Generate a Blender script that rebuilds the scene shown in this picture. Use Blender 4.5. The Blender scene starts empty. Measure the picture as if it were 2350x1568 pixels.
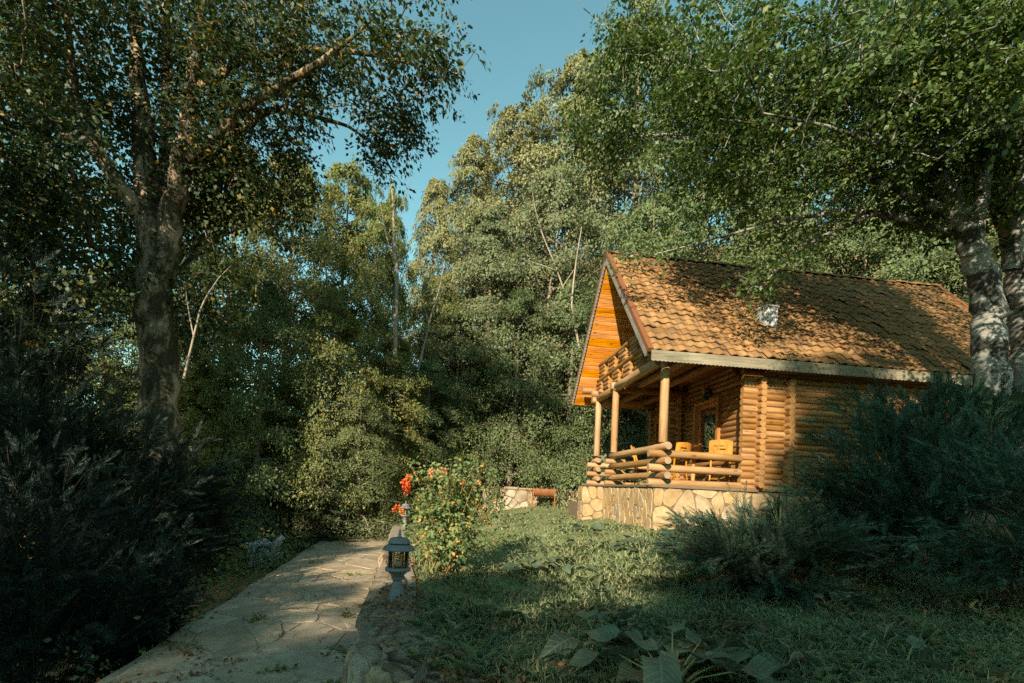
import bpy, math, random
import numpy as np
from mathutils import Vector, Matrix, Quaternion

# ------------------------------------------------------------------ camera, light, exposure
sc = bpy.context.scene
col = sc.collection
CZ = 1.65                                   # eye height above the path
FPX, ROLL, PITCH, HY = 1115.3, .0488, .033, 299.63
CX, CY, PW = 1175., 784., 2350.
cam_d = bpy.data.cameras.new('camera'); cam = bpy.data.objects.new('camera', cam_d); col.objects.link(cam)
cam_d.sensor_width = 36; cam_d.lens = 36*FPX/PW; cam_d.clip_end = 2000; cam_d.clip_start = .05
cam_d.shift_x = math.sin(ROLL)*HY/PW; cam_d.shift_y = math.cos(ROLL)*HY/PW
cam.location = (0, 0, CZ)
cam.rotation_mode = 'QUATERNION'
cam.rotation_quaternion = (Matrix.Rotation(math.pi/2+PITCH, 4, 'X') @ Matrix.Rotation(ROLL, 4, 'Z')).to_quaternion()
sc.camera = cam

SUN_DIR = Vector((.343, .939, -.46)).normalized()       # the way the light travels
world = bpy.data.worlds.new('World'); sc.world = world; world.use_nodes = True
wn = world.node_tree.nodes; wl = world.node_tree.links
bg = wn['Background']; sky = wn.new('ShaderNodeTexSky'); sky.sky_type = 'NISHITA'; sky.sun_disc = False
sky.sun_elevation = math.asin(-SUN_DIR.z); sky.sun_rotation = math.atan2(-SUN_DIR.x, -SUN_DIR.y)
sky.air_density = 1.0; sky.dust_density = .3; sky.ozone_density = .6; sky.altitude = 300
tint = wn.new('ShaderNodeMix'); tint.data_type = 'RGBA'; tint.blend_type = 'MULTIPLY'; tint.inputs[0].default_value = 1
tint.inputs[7].default_value = (.84, 1.20, .86, 1)
wl.new(sky.outputs[0], tint.inputs[6]); wl.new(tint.outputs[2], bg.inputs[0]); bg.inputs[1].default_value = .13
sun_d = bpy.data.lights.new('sun', 'SUN'); sun = bpy.data.objects.new('sun', sun_d); col.objects.link(sun)
sun_d.energy = 5.0; sun_d.angle = math.radians(.55); sun_d.color = (1, .85, .64)
sun.rotation_mode = 'QUATERNION'; sun.rotation_quaternion = SUN_DIR.to_track_quat('-Z', 'Y')
sc.view_settings.view_transform = 'Standard'; sc.view_settings.look = 'None'
sc.view_settings.gamma = 1; sc.view_settings.exposure = 1.0; sc.view_settings.use_curve_mapping = False
sc.render.engine = 'CYCLES'
cy = sc.cycles; cy.max_bounces = 6; cy.diffuse_bounces = 3; cy.glossy_bounces = 2; cy.transmission_bounces = 4
cy.transparent_max_bounces = 6; cy.caustics_reflective = False; cy.caustics_refractive = False
cy.use_denoising = False; cy.use_adaptive_sampling = True; cy.adaptive_threshold = .01

# ------------------------------------------------------------------ helpers
rnd = random.Random(7)
_c, _s, _cp, _sp = math.cos(ROLL), math.sin(ROLL), math.cos(PITCH), math.sin(PITCH)
def at(px, py, Y):
    """a point in the place, Y metres ahead, seen in this direction"""
    dx, dy = px-CX, py-CY
    qx, qy = _c*dx+_s*dy, -_s*dx+_c*dy-HY
    x, z = qx/FPX, -qy/FPX
    y2, z2 = _cp-z*_sp, _sp+z*_cp
    return np.array([x/y2*Y, Y, z2/y2*Y+CZ])
def nrm(a): return a/np.maximum(np.linalg.norm(a, axis=-1, keepdims=True), 1e-9)
def smooth01(t): t = np.clip(t, 0, 1); return t*t*(3-2*t)

def mk(name, V, F, mats, parent=None, smooth=False, midx=None):
    """one mesh object from numpy verts and (n,k) faces or a python list of faces"""
    me = bpy.data.meshes.new(name)
    fill(me, V, F, smooth, midx)
    for m in (mats if isinstance(mats, (list, tuple)) else [mats]): me.materials.append(m)
    o = bpy.data.objects.new(name, me); col.objects.link(o)
    if parent is not None: o.parent = parent
    return o
def fill(me, V, F, smooth=False, midx=None):
    V = np.asarray(V, np.float32)
    if isinstance(F, np.ndarray):
        n, k = F.shape
        me.vertices.add(len(V)); me.vertices.foreach_set('co', V.ravel())
        me.loops.add(n*k); me.loops.foreach_set('vertex_index', F.ravel().astype(np.int32))
        me.polygons.add(n); me.polygons.foreach_set('loop_start', np.arange(0, n*k, k, dtype=np.int32))
        me.polygons.foreach_set('loop_total', np.full(n, k, np.int32))
        me.update(calc_edges=True)
    else:
        me.from_pydata([tuple(map(float, v)) for v in V], [], [tuple(map(int, f)) for f in F]); me.update()
    n = len(me.polygons)
    if midx is not None: me.polygons.foreach_set('material_index', np.asarray(midx, np.int32))
    if smooth: me.polygons.foreach_set('use_smooth', np.ones(n, bool))
def empty(name, loc=(0, 0, 0), rz=0, parent=None):
    o = bpy.data.objects.new(name, None); col.objects.link(o); o.location = tuple(map(float, loc)); o.rotation_euler.z = rz
    o.empty_display_size = .2
    if parent is not None: o.parent = parent
    return o
def tag(o, label=None, cat=None, group=None, kind=None):
    if label: o['label'] = label
    if cat: o['category'] = cat
    if group: o['group'] = group
    if kind: o['kind'] = kind
    return o

class MB:
    """collects shapes into one mesh"""
    def __init__(s): s.V = []; s.F = []; s.M = []
    def add(s, V, F, m=0):
        b = len(s.V); s.V += [tuple(map(float, v)) for v in V]; s.F += [tuple(int(i)+b for i in f) for f in F]; s.M += [m]*len(F)
    def box(s, x0, x1, y0, y1, z0, z1, m=0):
        s.add([(x0,y0,z0),(x1,y0,z0),(x1,y1,z0),(x0,y1,z0),(x0,y0,z1),(x1,y0,z1),(x1,y1,z1),(x0,y1,z1)],
              [(0,3,2,1),(4,5,6,7),(0,1,5,4),(1,2,6,5),(2,3,7,6),(3,0,4,7)], m)
    def lathe(s, prof, n=24, m=0, c=(0, 0), cap=True):
        V = []; F = []
        for r, z in prof:
            for k in range(n):
                a = 2*math.pi*k/n; V.append((c[0]+r*math.cos(a), c[1]+r*math.sin(a), z))
        for i in range(len(prof)-1):
            for k in range(n):
                k2 = (k+1) % n; F.append((i*n+k, i*n+k2, (i+1)*n+k2, (i+1)*n+k))
        if cap: F.append(tuple(range(n))[::-1]); F.append(tuple(range((len(prof)-1)*n, len(prof)*n)))
        s.add(V, F, m)
    def tube(s, pts, rad, n=8, m=0, cap=True, wob=0., sq=(1, 1), rg=None):
        P = np.array(pts, float); rad = np.broadcast_to(np.array(rad, float), (len(P),))
        T = nrm(np.gradient(P, axis=0)); ref = np.array([0, 0, 1.]) if abs(T[0][2]) < .9 else np.array([1., 0, 0])
        V = []; F = []
        A = nrm(np.cross(T[0], ref))
        for i in range(len(P)):
            A = nrm(A-T[i]*(A@T[i])); B = np.cross(T[i], A)
            for k in range(n):
                a = 2*math.pi*k/n; r = rad[i]*(1+(rg.normal()*wob if rg is not None else 0))
                V.append(P[i]+(A*math.cos(a)*sq[0]+B*math.sin(a)*sq[1])*r)
        for i in range(len(P)-1):
            for k in range(n):
                k2 = (k+1) % n; F.append((i*n+k, i*n+k2, (i+1)*n+k2, (i+1)*n+k))
        if cap: F.append(tuple(range(n))[::-1]); F.append(tuple(range((len(P)-1)*n, len(P)*n)))
        s.add(V, F, m)
    def build(s, name, mats, parent=None, smooth=False):
        return mk(name, s.V, s.F, mats, parent, smooth, s.M)
def box_part(name, b, mat, parent, smooth=False):
    m = MB(); m.box(*b); return m.build(name, mat, parent, smooth)

# ------------------------------------------------------------------ materials
class NT:
    def __init__(s, name):
        s.m = bpy.data.materials.new(name); s.m.use_nodes = True; s.t = s.m.node_tree
        s.t.nodes.clear(); s.out = s.n('ShaderNodeOutputMaterial')
    def n(s, ty, **kw):
        o = s.t.nodes.new(ty)
        for k, v in kw.items():
            if isinstance(k, str) and k.startswith('i_'): o.inputs[k[2:]].default_value = v
            else: setattr(o, k, v)
        return o
    def l(s, a, b): s.t.links.new(a, b)
    def val(s, v):
        o = s.n('ShaderNodeValue'); o.outputs[0].default_value = v; return o.outputs[0]
    def coord(s, scale=(1, 1, 1), kind='Object', rndoff=True):
        tc = s.n('ShaderNodeTexCoord'); mp = s.n('ShaderNodeMapping'); mp.inputs['Scale'].default_value = scale
        s.l(tc.outputs[kind], mp.inputs['Vector'])
        if rndoff:
            oi = s.n('ShaderNodeObjectInfo'); mu = s.n('ShaderNodeMath', operation='MULTIPLY'); mu.inputs[1].default_value = 37.
            s.l(oi.outputs['Random'], mu.inputs[0]); cx = s.n('ShaderNodeCombineXYZ')
            for i in range(3): s.l(mu.outputs[0], cx.inputs[i])
            s.l(cx.outputs[0], mp.inputs['Location'])
        return mp.outputs[0]
    def pos(s, scale=(1, 1, 1)):
        g = s.n('ShaderNodeNewGeometry'); mp = s.n('ShaderNodeMapping'); mp.inputs['Scale'].default_value = scale
        s.l(g.outputs['Position'], mp.inputs['Vector']); return mp.outputs[0]
    def noise(s, vec, scale=5, detail=4, rough=.55, dist=0):
        o = s.n('ShaderNodeTexNoise'); o.inputs['Scale'].default_value = scale; o.inputs['Detail'].default_value = detail
        o.inputs['Roughness'].default_value = rough; o.inputs['Distortion'].default_value = dist
        s.l(vec, o.inputs['Vector']); return o.outputs[0]
    def ramp(s, fac, stops):
        r = s.n('ShaderNodeValToRGB'); e = r.color_ramp.elements
        while len(e) < len(stops): e.new(.5)
        for i, (p, c) in enumerate(stops):
            e[i].position = p; e[i].color = (c, c, c, 1) if not isinstance(c, (tuple, list)) else (*c, 1)
        s.l(fac, r.inputs[0]); return r.outputs[0]
    def mix(s, fac, a, b, mode='MIX'):
        o = s.n('ShaderNodeMix', data_type='RGBA', blend_type=mode)
        for i, v in ((0, fac), (6, a), (7, b)):
            if hasattr(v, 'is_linked') or isinstance(v, bpy.types.NodeSocket): s.l(v, o.inputs[i])
            else: o.inputs[i].default_value = v if i == 0 else (*v, 1)
        return o.outputs[2]
    def hsv(s, colr, h=None, sat=None, v=None):
        o = s.n('ShaderNodeHueSaturation'); s.l(colr, o.inputs['Color'])
        for k, x in (('Hue', h), ('Saturation', sat), ('Value', v)):
            if x is None: continue
            if isinstance(x, bpy.types.NodeSocket): s.l(x, o.inputs[k])
            else: o.inputs[k].default_value = x
        return o.outputs[0]
    def rng(s, fac, lo, hi):
        o = s.n('ShaderNodeMapRange'); s.l(fac, o.inputs[0]); o.inputs[3].default_value = lo; o.inputs[4].default_value = hi
        return o.outputs[0]
    def orand(s): return s.n('ShaderNodeObjectInfo').outputs['Random']
    def irand(s): return s.n('ShaderNodeNewGeometry').outputs['Random Per Island']
    def bump(s, h, strength=.3, dist=.01):
        b = s.n('ShaderNodeBump'); b.inputs['Strength'].default_value = strength; b.inputs['Distance'].default_value = dist
        s.l(h, b.inputs['Height']); return b.outputs[0]
    def bsdf(s, colr, rough=.8, nrml=None, spec=.3, metal=0):
        p = s.n('ShaderNodeBsdfPrincipled')
        if isinstance(colr, bpy.types.NodeSocket): s.l(colr, p.inputs['Base Color'])
        else: p.inputs['Base Color'].default_value = (*colr, 1)
        if isinstance(rough, bpy.types.NodeSocket): s.l(rough, p.inputs['Roughness'])
        else: p.inputs['Roughness'].default_value = rough
        p.inputs['Specular IOR Level'].default_value = spec; p.inputs['Metallic'].default_value = metal
        if nrml is not None: s.l(nrml, p.inputs['Normal'])
        s.l(p.outputs[0], s.out.inputs['Surface']); return s.m

def m_leaf(name, c1, c2, c3=None, p3=.0, transl=.35, patch=.35, tl=None, rough_spec=.0):
    """leaf colours: c1..c2 by leaf, c3 (turning leaves) on the share p3"""
    t = NT(name); r = t.irand()
    cc = t.ramp(r, [(0, c1), (1, c2)])
    if c3:
        r2 = t.n('ShaderNodeMath', operation='FRACT'); mm = t.n('ShaderNodeMath', operation='MULTIPLY'); mm.inputs[1].default_value = 17.3
        t.l(r, mm.inputs[0]); t.l(mm.outputs[0], r2.inputs[0])
        gt = t.n('ShaderNodeMath', operation='GREATER_THAN'); t.l(r2.outputs[0], gt.inputs[0]); gt.inputs[1].default_value = 1-p3
        cc = t.mix(gt.outputs[0], cc, c3)
    nz = t.noise(t.pos(), .7, 2)
    v = t.rng(nz, 1-patch, 1+patch); cc = t.hsv(cc, v=v)
    cc = t.hsv(cc, h=t.rng(t.orand(), .485, .515))
    d = t.n('ShaderNodeBsdfDiffuse'); t.l(cc, d.inputs[0])
    tr = t.n('ShaderNodeBsdfTranslucent'); t.l(t.hsv(cc, h=.485, sat=1.15, v=1.25), tr.inputs[0])
    mx = t.n('ShaderNodeMixShader'); mx.inputs[0].default_value = transl
    t.l(d.outputs[0], mx.inputs[1]); t.l(tr.outputs[0], mx.inputs[2])
    gl = t.n('ShaderNodeBsdfGlossy'); gl.inputs['Roughness'].default_value = .5; gl.inputs[0].default_value = (.8, .85, .9, 1)
    m2 = t.n('ShaderNodeMixShader'); m2.inputs[0].default_value = .015+rough_spec*.5
    t.l(mx.outputs[0], m2.inputs[1]); t.l(gl.outputs[0], m2.inputs[2]); t.l(m2.outputs[0], t.out.inputs['Surface'])
    return t.m

def m_wood(name, c1, c2, rough=.6, axis=0, grain=1., knots=True, var=.25, weather=None):
    t = NT(name); s = [26., 26., 26.]; s[axis] = 1.6
    v = t.coord(tuple(s)); g = t.noise(v, 1.0*grain, 6, .6, .6)
    cc = t.ramp(g, [(.30, tuple(x*.62 for x in c1)), (.42, c1), (.66, c2)])
    s2 = [3., 3., 3.]; s2[axis] = 1.1
    blot = t.noise(t.coord(tuple(s2)), 1.2, 3); cc = t.hsv(cc, v=t.rng(blot, .5, 1.45), h=t.rng(blot, .488, .512))
    if knots:
        vo = t.n('ShaderNodeTexVoronoi'); s3 = [7., 7., 7.]; s3[axis] = 2.6
        t.l(t.coord(tuple(s3)), vo.inputs['Vector']); vo.inputs['Scale'].default_value = .8
        k = t.ramp(vo.outputs['Distance'], [(.07, 1.), (.16, 0.)]); cc = t.mix(k, cc, tuple(x*.4 for x in c1))
    if weather:
        w = t.noise(t.coord((1.5, 1.5, 1.5)), 1.4, 4); cc = t.mix(t.ramp(w, [(.48, 0.), (.74, .6)]), cc, weather)
    cc = t.hsv(cc, v=t.rng(t.orand(), 1-var, 1+var), sat=t.rng(t.orand(), 1.08, .86))
    return t.bsdf(cc, rough, t.bump(g, .6, .01), .3)
def m_woodend(name, c1, c2):
    t = NT(name); w = t.n('ShaderNodeTexWave', wave_type='RINGS', rings_direction='X')
    w.inputs['Scale'].default_value = 16; w.inputs['Distortion'].default_value = 2.5; w.inputs['Detail'].default_value = 2
    t.l(t.coord((1, 1, 1), rndoff=False), w.inputs['Vector'])
    n = t.noise(t.coord((9, 9, 9)), 1, 4)
    cc = t.hsv(t.ramp(w.outputs[0], [(.2, c1), (.8, c2)]), v=t.rng(n, .7, 1.25))
    return t.bsdf(cc, .75, t.bump(w.outputs[0], .2, .003))
def m_stone(name, cols, scale=6, bump=.6, dirt=(.12, .09, .06), stripes=None, island=False, rough=.9):
    t = NT(name)
    r = t.irand() if island else t.orand()
    cc = t.ramp(r, [(i/(len(cols)-1), c) for i, c in enumerate(cols)])
    n = t.noise(t.coord((1, 1, 1)), scale, 8, .65); n2 = t.noise(t.coord((1, 1, 1)), scale*.28, 4)
    cc = t.hsv(cc, v=t.rng(n, .4, 1.55)); cc = t.mix(t.ramp(n2, [(.48, 0.), (.66, .75)]), cc, dirt)
    fine = t.noise(t.coord((1, 1, 1)), scale*9, 5, .75); cc = t.hsv(cc, v=t.rng(fine, .55, 1.4))
    pit = t.noise(t.coord((1, 1, 1)), scale*3.1, 3, .6); cc = t.mix(t.ramp(pit, [(.64, 0.), (.70, .7)]), cc, tuple(x*.45 for x in dirt))
    h = t.mix(.45, n, fine)
    if stripes:
        n3 = t.noise(t.coord(stripes), 1, 5, .6); cc = t.hsv(cc, v=t.rng(n3, .45, 1.45)); h = t.mix(.6, n, n3)
    return t.bsdf(cc, rough, t.bump(h, min(1., bump), .02 if bump <= 1 else .06), .2)
def m_plain(name, c, rough=.6, nscale=8, amt=.3, bump=.2, metal=0, spec=.4, c2=None):
    t = NT(name); n = t.noise(t.coord((1, 1, 1)), nscale, 6, .6)
    if c2: cc = t.ramp(n, [(.35, c), (.65, c2)])
    else:
        rr = t.n('ShaderNodeRGB'); rr.outputs[0].default_value = (*c, 1); cc = t.hsv(rr.outputs[0], v=t.rng(n, 1-amt, 1+amt))
    return t.bsdf(cc, rough, t.bump(n, bump, .01), spec, metal)
def m_bark(name, base, dark, moss_shade=None, horiz=False, spots=None):
    t = NT(name); s = (3.5, 3.5, 30.) if horiz else (9., 9., 2.2)
    n = t.noise(t.pos(s), 1.2, 7, .68, .4); big = t.noise(t.pos((1, 1, 1)), 2.2, 4, .6)
    cc = t.ramp(n, [(.36, dark), (.52, base), (.8, tuple(min(1, x*1.25) for x in base))])
    if spots: cc = t.mix(t.ramp(big, [(.47, 0.), (.54, 1.)]), cc, spots)
    if moss_shade:
        b2 = t.noise(t.pos((1.3, 1.3, .8)), 1.7, 6, .7); cc = t.mix(t.ramp(b2, [(.42, 0.), (.55, .92)]), cc, moss_shade)
    return t.bsdf(cc, .9, t.bump(n, .8, .03), .2)

M = {}
M['leaf_left'] = m_leaf('leaf_left', (0.0254, 0.045, 0.0176), (0.0733, 0.0978, 0.0293), (0.255, 0.145, 0.017), .05, transl=.3, rough_spec=.02)
M['leaf_right'] = m_leaf('leaf_right', (0.0402, 0.0859, 0.0207), (0.0978, 0.167, 0.0413), (0.17, 0.187, 0.0425), .05, transl=.34, rough_spec=.03)
M['leaf_olive'] = m_leaf('leaf_olive', (0.136, 0.145, 0.0635), (0.227, 0.23, 0.104), (0.256, 0.217, 0.0952), .10, transl=.22)
M['leaf_sage'] = m_leaf('leaf_sage', (0.098, 0.133, 0.0644), (0.196, 0.211, 0.109), (0.246, 0.202, 0.0896), .07, transl=.25)
M['leaf_yellow'] = m_leaf('leaf_yellow', (.10, .135, .04), (.20, .21, .065), (.32, .26, .06), .05, transl=.3)
M['leaf_mid'] = m_leaf('leaf_mid', (0.102, 0.136, 0.0434), (0.226, 0.236, 0.0751), (0.342, 0.211, 0.046), .05, transl=.28)
M['leaf_deep'] = m_leaf('leaf_deep', (0.0698, 0.11, 0.0444), (0.175, 0.204, 0.0824), None, 0, transl=.25)
M['leaf_bush'] = m_leaf('leaf_bush', (0.125, 0.181, 0.0739), (0.267, 0.302, 0.133), None, 0, transl=.25)
M['leaf_russet'] = m_leaf('leaf_russet', (.13, .11, .05), (.20, .15, .075), (.30, .13, .05), .15, transl=.2)
M['leaf_rose'] = m_leaf('leaf_rose', (0.0941, 0.161, 0.0538), (0.215, 0.269, 0.108), (0.47, 0.291, 0.0672), .12, transl=.3)
M['juniper'] = m_leaf('juniper', (.017, .044, .028), (.054, .108, .072), (.11, .15, .10), .08, transl=.12, patch=.5)
M['juniper_green'] = m_leaf('juniper_green', (.020, .046, .030), (.062, .108, .072), (.10, .10, .05), .05, transl=.12, patch=.5)
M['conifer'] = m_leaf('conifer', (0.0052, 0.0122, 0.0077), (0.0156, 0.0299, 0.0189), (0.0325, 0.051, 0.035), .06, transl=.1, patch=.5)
M['conifer_lit'] = m_leaf('conifer_lit', (.045, .07, .035), (.10, .125, .06), None, 0, transl=.2, patch=.35)  # lighter copy of the conifer foliage, sunlight put into the colour
M['dock'] = None
M['twig'] = m_plain('twig', (.16, .11, .07), .9, 20)
M['palewood'] = m_bark('palewood', (.32, .265, .20), (.16, .12, .085))
M['bark_conifer'] = m_bark('bark_conifer', (.07, .05, .035), (.03, .022, .016))
M['bark_left'] = m_bark('bark_left', (.34, .25, .165), (.035, .027, .018), moss_shade=(.030, .027, .012))  # dark moss also stands in for leaf shade, pale base for sun patches
M['bark_beech'] = m_bark('bark_beech', (0.286, 0.28, 0.254), (0.156, 0.15, 0.13), horiz=True, spots=(0.039, 0.039, 0.0325))
M['bark_bg'] = m_bark('bark_bg', (.24, .20, .15), (.08, .062, .045))
M['log'] = m_wood('log', (0.244, 0.11, 0.0299), (0.38, 0.204, 0.0691), .62)
M['log_end'] = m_woodend('log_end', (0.286, 0.138, 0.0414), (0.394, 0.215, 0.0781))
M['rail'] = m_wood('rail', (0.327, 0.174, 0.0654), (0.44, 0.258, 0.112), .62, weather=(0.284, 0.198, 0.112))
M['rail_end'] = m_woodend('rail_end', (0.277, 0.184, 0.104), (0.357, 0.259, 0.162))
M['log_dark'] = m_wood('log_dark', (.10, .06, .03), (.18, .11, .055), .7)
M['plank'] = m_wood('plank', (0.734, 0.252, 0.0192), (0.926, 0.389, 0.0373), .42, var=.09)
M['ceil'] = m_wood('ceil', (0.242, 0.11, 0.0288), (0.317, 0.162, 0.0518), .5)
M['trim'] = m_wood('trim', (0.351, 0.133, 0.0251), (0.484, 0.209, 0.046), .45, axis=2)
M['chairwood'] = m_wood('chairwood', (0.502, 0.206, 0.0114), (0.623, 0.289, 0.0228), .32, axis=2, knots=False, var=.08)
M['fascia'] = m_wood('fascia', (0.194, 0.166, 0.113), (0.277, 0.241, 0.169), .8, weather=(0.101, 0.105, 0.0524), var=.05)
M['verge_board'] = m_wood('verge_board', (0.216, 0.194, 0.166), (0.331, 0.302, 0.259), .8, knots=False)
M['flashing'] = m_plain('flashing', (0.196, 0.0761, 0.0302), .45, 5, .25, .1)
M['roofdeck'] = m_wood('roofdeck', (.12, .07, .035), (.2, .12, .06), .8)
def m_tile():
    t = NT('tile'); n = t.noise(t.pos((1, 1, 1)), 1.3, 5, .6); f = t.noise(t.coord((1, 1, 1)), 30, 4)
    cc = t.ramp(n, [(.3, (.185, .096, .038)), (.55, (.26, .142, .056)), (.75, (.32, .188, .084))])
    cc = t.hsv(cc, v=t.rng(f, .75, 1.25)); cc = t.hsv(cc, v=t.rng(t.orand(), .74, 1.22)); cc = t.hsv(cc, v=t.rng(t.irand(), .85, 1.15))
    lich = t.noise(t.pos((1, 1, 1)), 6, 6, .7); cc = t.mix(t.ramp(lich, [(.52, 0.), (.66, .75)]), cc, (.13, .11, .08))
    return t.bsdf(cc, .85, t.bump(f, .35, .006), .2)
M['tile'] = m_tile()
M['white'] = m_plain('white', (0.426, 0.426, 0.438), .7, 5, .14)
M['lampmetal'] = m_plain('lampmetal', (.15, .15, .155), .55, 14, .25, .15, spec=.5)
M['iron'] = m_plain('iron', (.03, .03, .033), .5, 10, .3)
M['rust'] = m_plain('rust', (0.23, 0.0864, 0.0324), .85, 6, .45, .4, c2=(0.331, 0.137, 0.0504))
M['mortar'] = m_plain('mortar', (0.156, 0.116, 0.0739), .95, 9, .3, .5)
M['mortar_dark'] = m_plain('mortar_dark', (0.188, 0.156, 0.119), .95, 9, .4, .6, c2=(0.3, 0.263, 0.213))
M['stone_base'] = m_stone('stone_base', [(0.431, 0.31, 0.163), (0.411, 0.268, 0.122), (0.35, 0.278, 0.192), (0.462, 0.342, 0.192), (0.401, 0.268, 0.133), (0.381, 0.306, 0.2)], 7, .5, dirt=(0.267, 0.176, 0.0814))
M['stone_low'] = m_stone('stone_low', [(0.398, 0.326, 0.222), (0.318, 0.266, 0.196), (0.383, 0.245, 0.118), (0.445, 0.37, 0.274), (0.35, 0.311, 0.248)], 6, .5, dirt=(0.174, 0.134, 0.0781))
M['stone_wall'] = m_stone('stone_wall', [(0.368, 0.281, 0.193), (0.447, 0.349, 0.249), (0.313, 0.261, 0.209), (0.402, 0.281, 0.16)], 12, 1.6, dirt=(0.112, 0.0726, 0.0402), stripes=(14, 14, 1.6))
M['stone_cap'] = m_stone('stone_cap', [(0.402, 0.3, 0.193), (0.335, 0.281, 0.209), (0.447, 0.329, 0.209)], 12, 1.6, dirt=(0.112, 0.0679, 0.032))
M['paving'] = m_stone('paving', [(0.343, 0.27, 0.183), (0.424, 0.335, 0.225), (0.389, 0.318, 0.225), (0.32, 0.265, 0.196), (0.481, 0.393, 0.272)], 7, .55, dirt=(0.275, 0.202, 0.122))
def m_path():
    t = NT('path_dust'); n = t.noise(t.pos((1, 1, 1)), 3, 8, .7); n2 = t.noise(t.pos((1, 1, 1)), 40, 4, .7); n3 = t.noise(t.pos((1, 1, 1)), .8, 3)
    cc = t.ramp(n, [(.3, (.19, .155, .11)), (.55, (.325, .262, .187)), (.8, (.42, .34, .245))]); cc = t.hsv(cc, v=t.rng(n2, .7, 1.3))
    cc = t.hsv(cc, v=t.rng(n3, .8, 1.15))
    return t.bsdf(cc, .95, t.bump(n2, .5, .01), .15)
M['path'] = m_path()
def m_ground(name, stops, sc_=.9, bumpd=.06):
    t = NT(name); n = t.noise(t.pos((1, 1, 1)), sc_, 6, .65); n2 = t.noise(t.pos((1, 1, 1)), 22, 5, .7)
    cc = t.ramp(n, stops); cc = t.hsv(cc, v=t.rng(n2, .5, 1.45)); return t.bsdf(cc, 1., t.bump(n2, .8, bumpd), .1)
M['forest_floor'] = m_ground('forest_floor', [(.3, (.10, .065, .035)), (.5, (.26, .15, .075)), (.7, (.34, .21, .11))])
M['lawn'] = m_ground('lawn', [(.32, (.13, .16, .07)), (.52, (.19, .23, .10)), (.68, (.30, .25, .13))], 1.4)
def m_grass():
    t = NT('grass'); r = t.irand(); n = t.noise(t.pos((1, 1, 1)), 1.1, 4, .6)
    cc = t.ramp(r, [(0, (.24, .31, .17)), (.75, (.47, .55, .31)), (.9, (.58, .54, .32)), (1, (.66, .55, .36))])
    dry = t.ramp(n, [(.54, 0.), (.68, 1.)]); r2 = t.n('ShaderNodeMath', operation='MULTIPLY'); t.l(dry, r2.inputs[0]); t.l(r, r2.inputs[1])
    cc = t.mix(r2.outputs[0], cc, (.36, .26, .12))
    d = t.n('ShaderNodeBsdfDiffuse'); t.l(cc, d.inputs[0]); tr = t.n('ShaderNodeBsdfTranslucent'); t.l(cc, tr.inputs[0])
    mx = t.n('ShaderNodeMixShader'); mx.inputs[0].default_value = .5; t.l(d.outputs[0], mx.inputs[1]); t.l(tr.outputs[0], mx.inputs[2])
    t.l(mx.outputs[0], t.out.inputs['Surface']); return t.m
M['grass'] = m_grass()
M['litter'] = m_leaf('litter', (.16, .065, .022), (.34, .17, .06), (.10, .06, .035), .35, transl=.15, patch=.2)
def m_dock():
    t = NT('dock'); v = t.coord((1, 1, 1)); n = t.noise(v, 6, 5); tc = t.n('ShaderNodeTexCoord'); sx = t.n('ShaderNodeSeparateXYZ'); t.l(tc.outputs['Object'], sx.inputs[0])
    # side veins run forward from the midrib
    ab = t.n('ShaderNodeMath', operation='ABSOLUTE'); t.l(sx.outputs[1], ab.inputs[0])
    k = t.n('ShaderNodeMath', operation='MULTIPLY_ADD'); t.l(ab.outputs[0], k.inputs[0]); k.inputs[1].default_value = -.9; t.l(sx.outputs[0], k.inputs[2])
    sn = t.n('ShaderNodeMath', operation='SINE'); m2 = t.n('ShaderNodeMath', operation='MULTIPLY'); t.l(k.outputs[0], m2.inputs[0]); m2.inputs[1].default_value = 150.; t.l(m2.outputs[0], sn.inputs[0])
    vein = t.ramp(sn.outputs[0], [(.86, 0.), (.99, 1.)]); mid = t.ramp(ab.outputs[0], [(.002, 1.), (.006, 0.)])
    mx = t.n('ShaderNodeMath', operation='MAXIMUM'); t.l(vein, mx.inputs[0]); t.l(mid, mx.inputs[1])
    cc = t.ramp(n, [(.3, (.060, .088, .048)), (.7, (.115, .145, .085))]); cc = t.hsv(cc, v=t.rng(t.orand(), .75, 1.3))
    cc = t.mix(mx.outputs[0], cc, (.17, .21, .12))
    d = t.n('ShaderNodeBsdfPrincipled'); t.l(cc, d.inputs['Base Color']); d.inputs['Roughness'].default_value = .5
    t.l(t.bump(mx.outputs[0], .4, .004), d.inputs['Normal'])
    tr = t.n('ShaderNodeBsdfTranslucent'); t.l(cc, tr.inputs[0]); ms = t.n('ShaderNodeMixShader'); ms.inputs[0].default_value = .25
    t.l(d.outputs[0], ms.inputs[1]); t.l(tr.outputs[0], ms.inputs[2]); t.l(ms.outputs[0], t.out.inputs['Surface']); return t.m
M['dock'] = m_dock()
M['petal'] = m_leaf('petal', (.70, .10, .02), (.78, .24, .05), (.80, .36, .12), .2, transl=.3, patch=.15)
M['petal_pale'] = m_leaf('petal_pale', (.80, .30, .12), (.85, .48, .26), None, 0, transl=.3, patch=.15)
M['hydrangea'] = m_leaf('hydrangea', (.50, .52, .56), (.66, .66, .68), None, 0, transl=.2, patch=.15)
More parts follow.
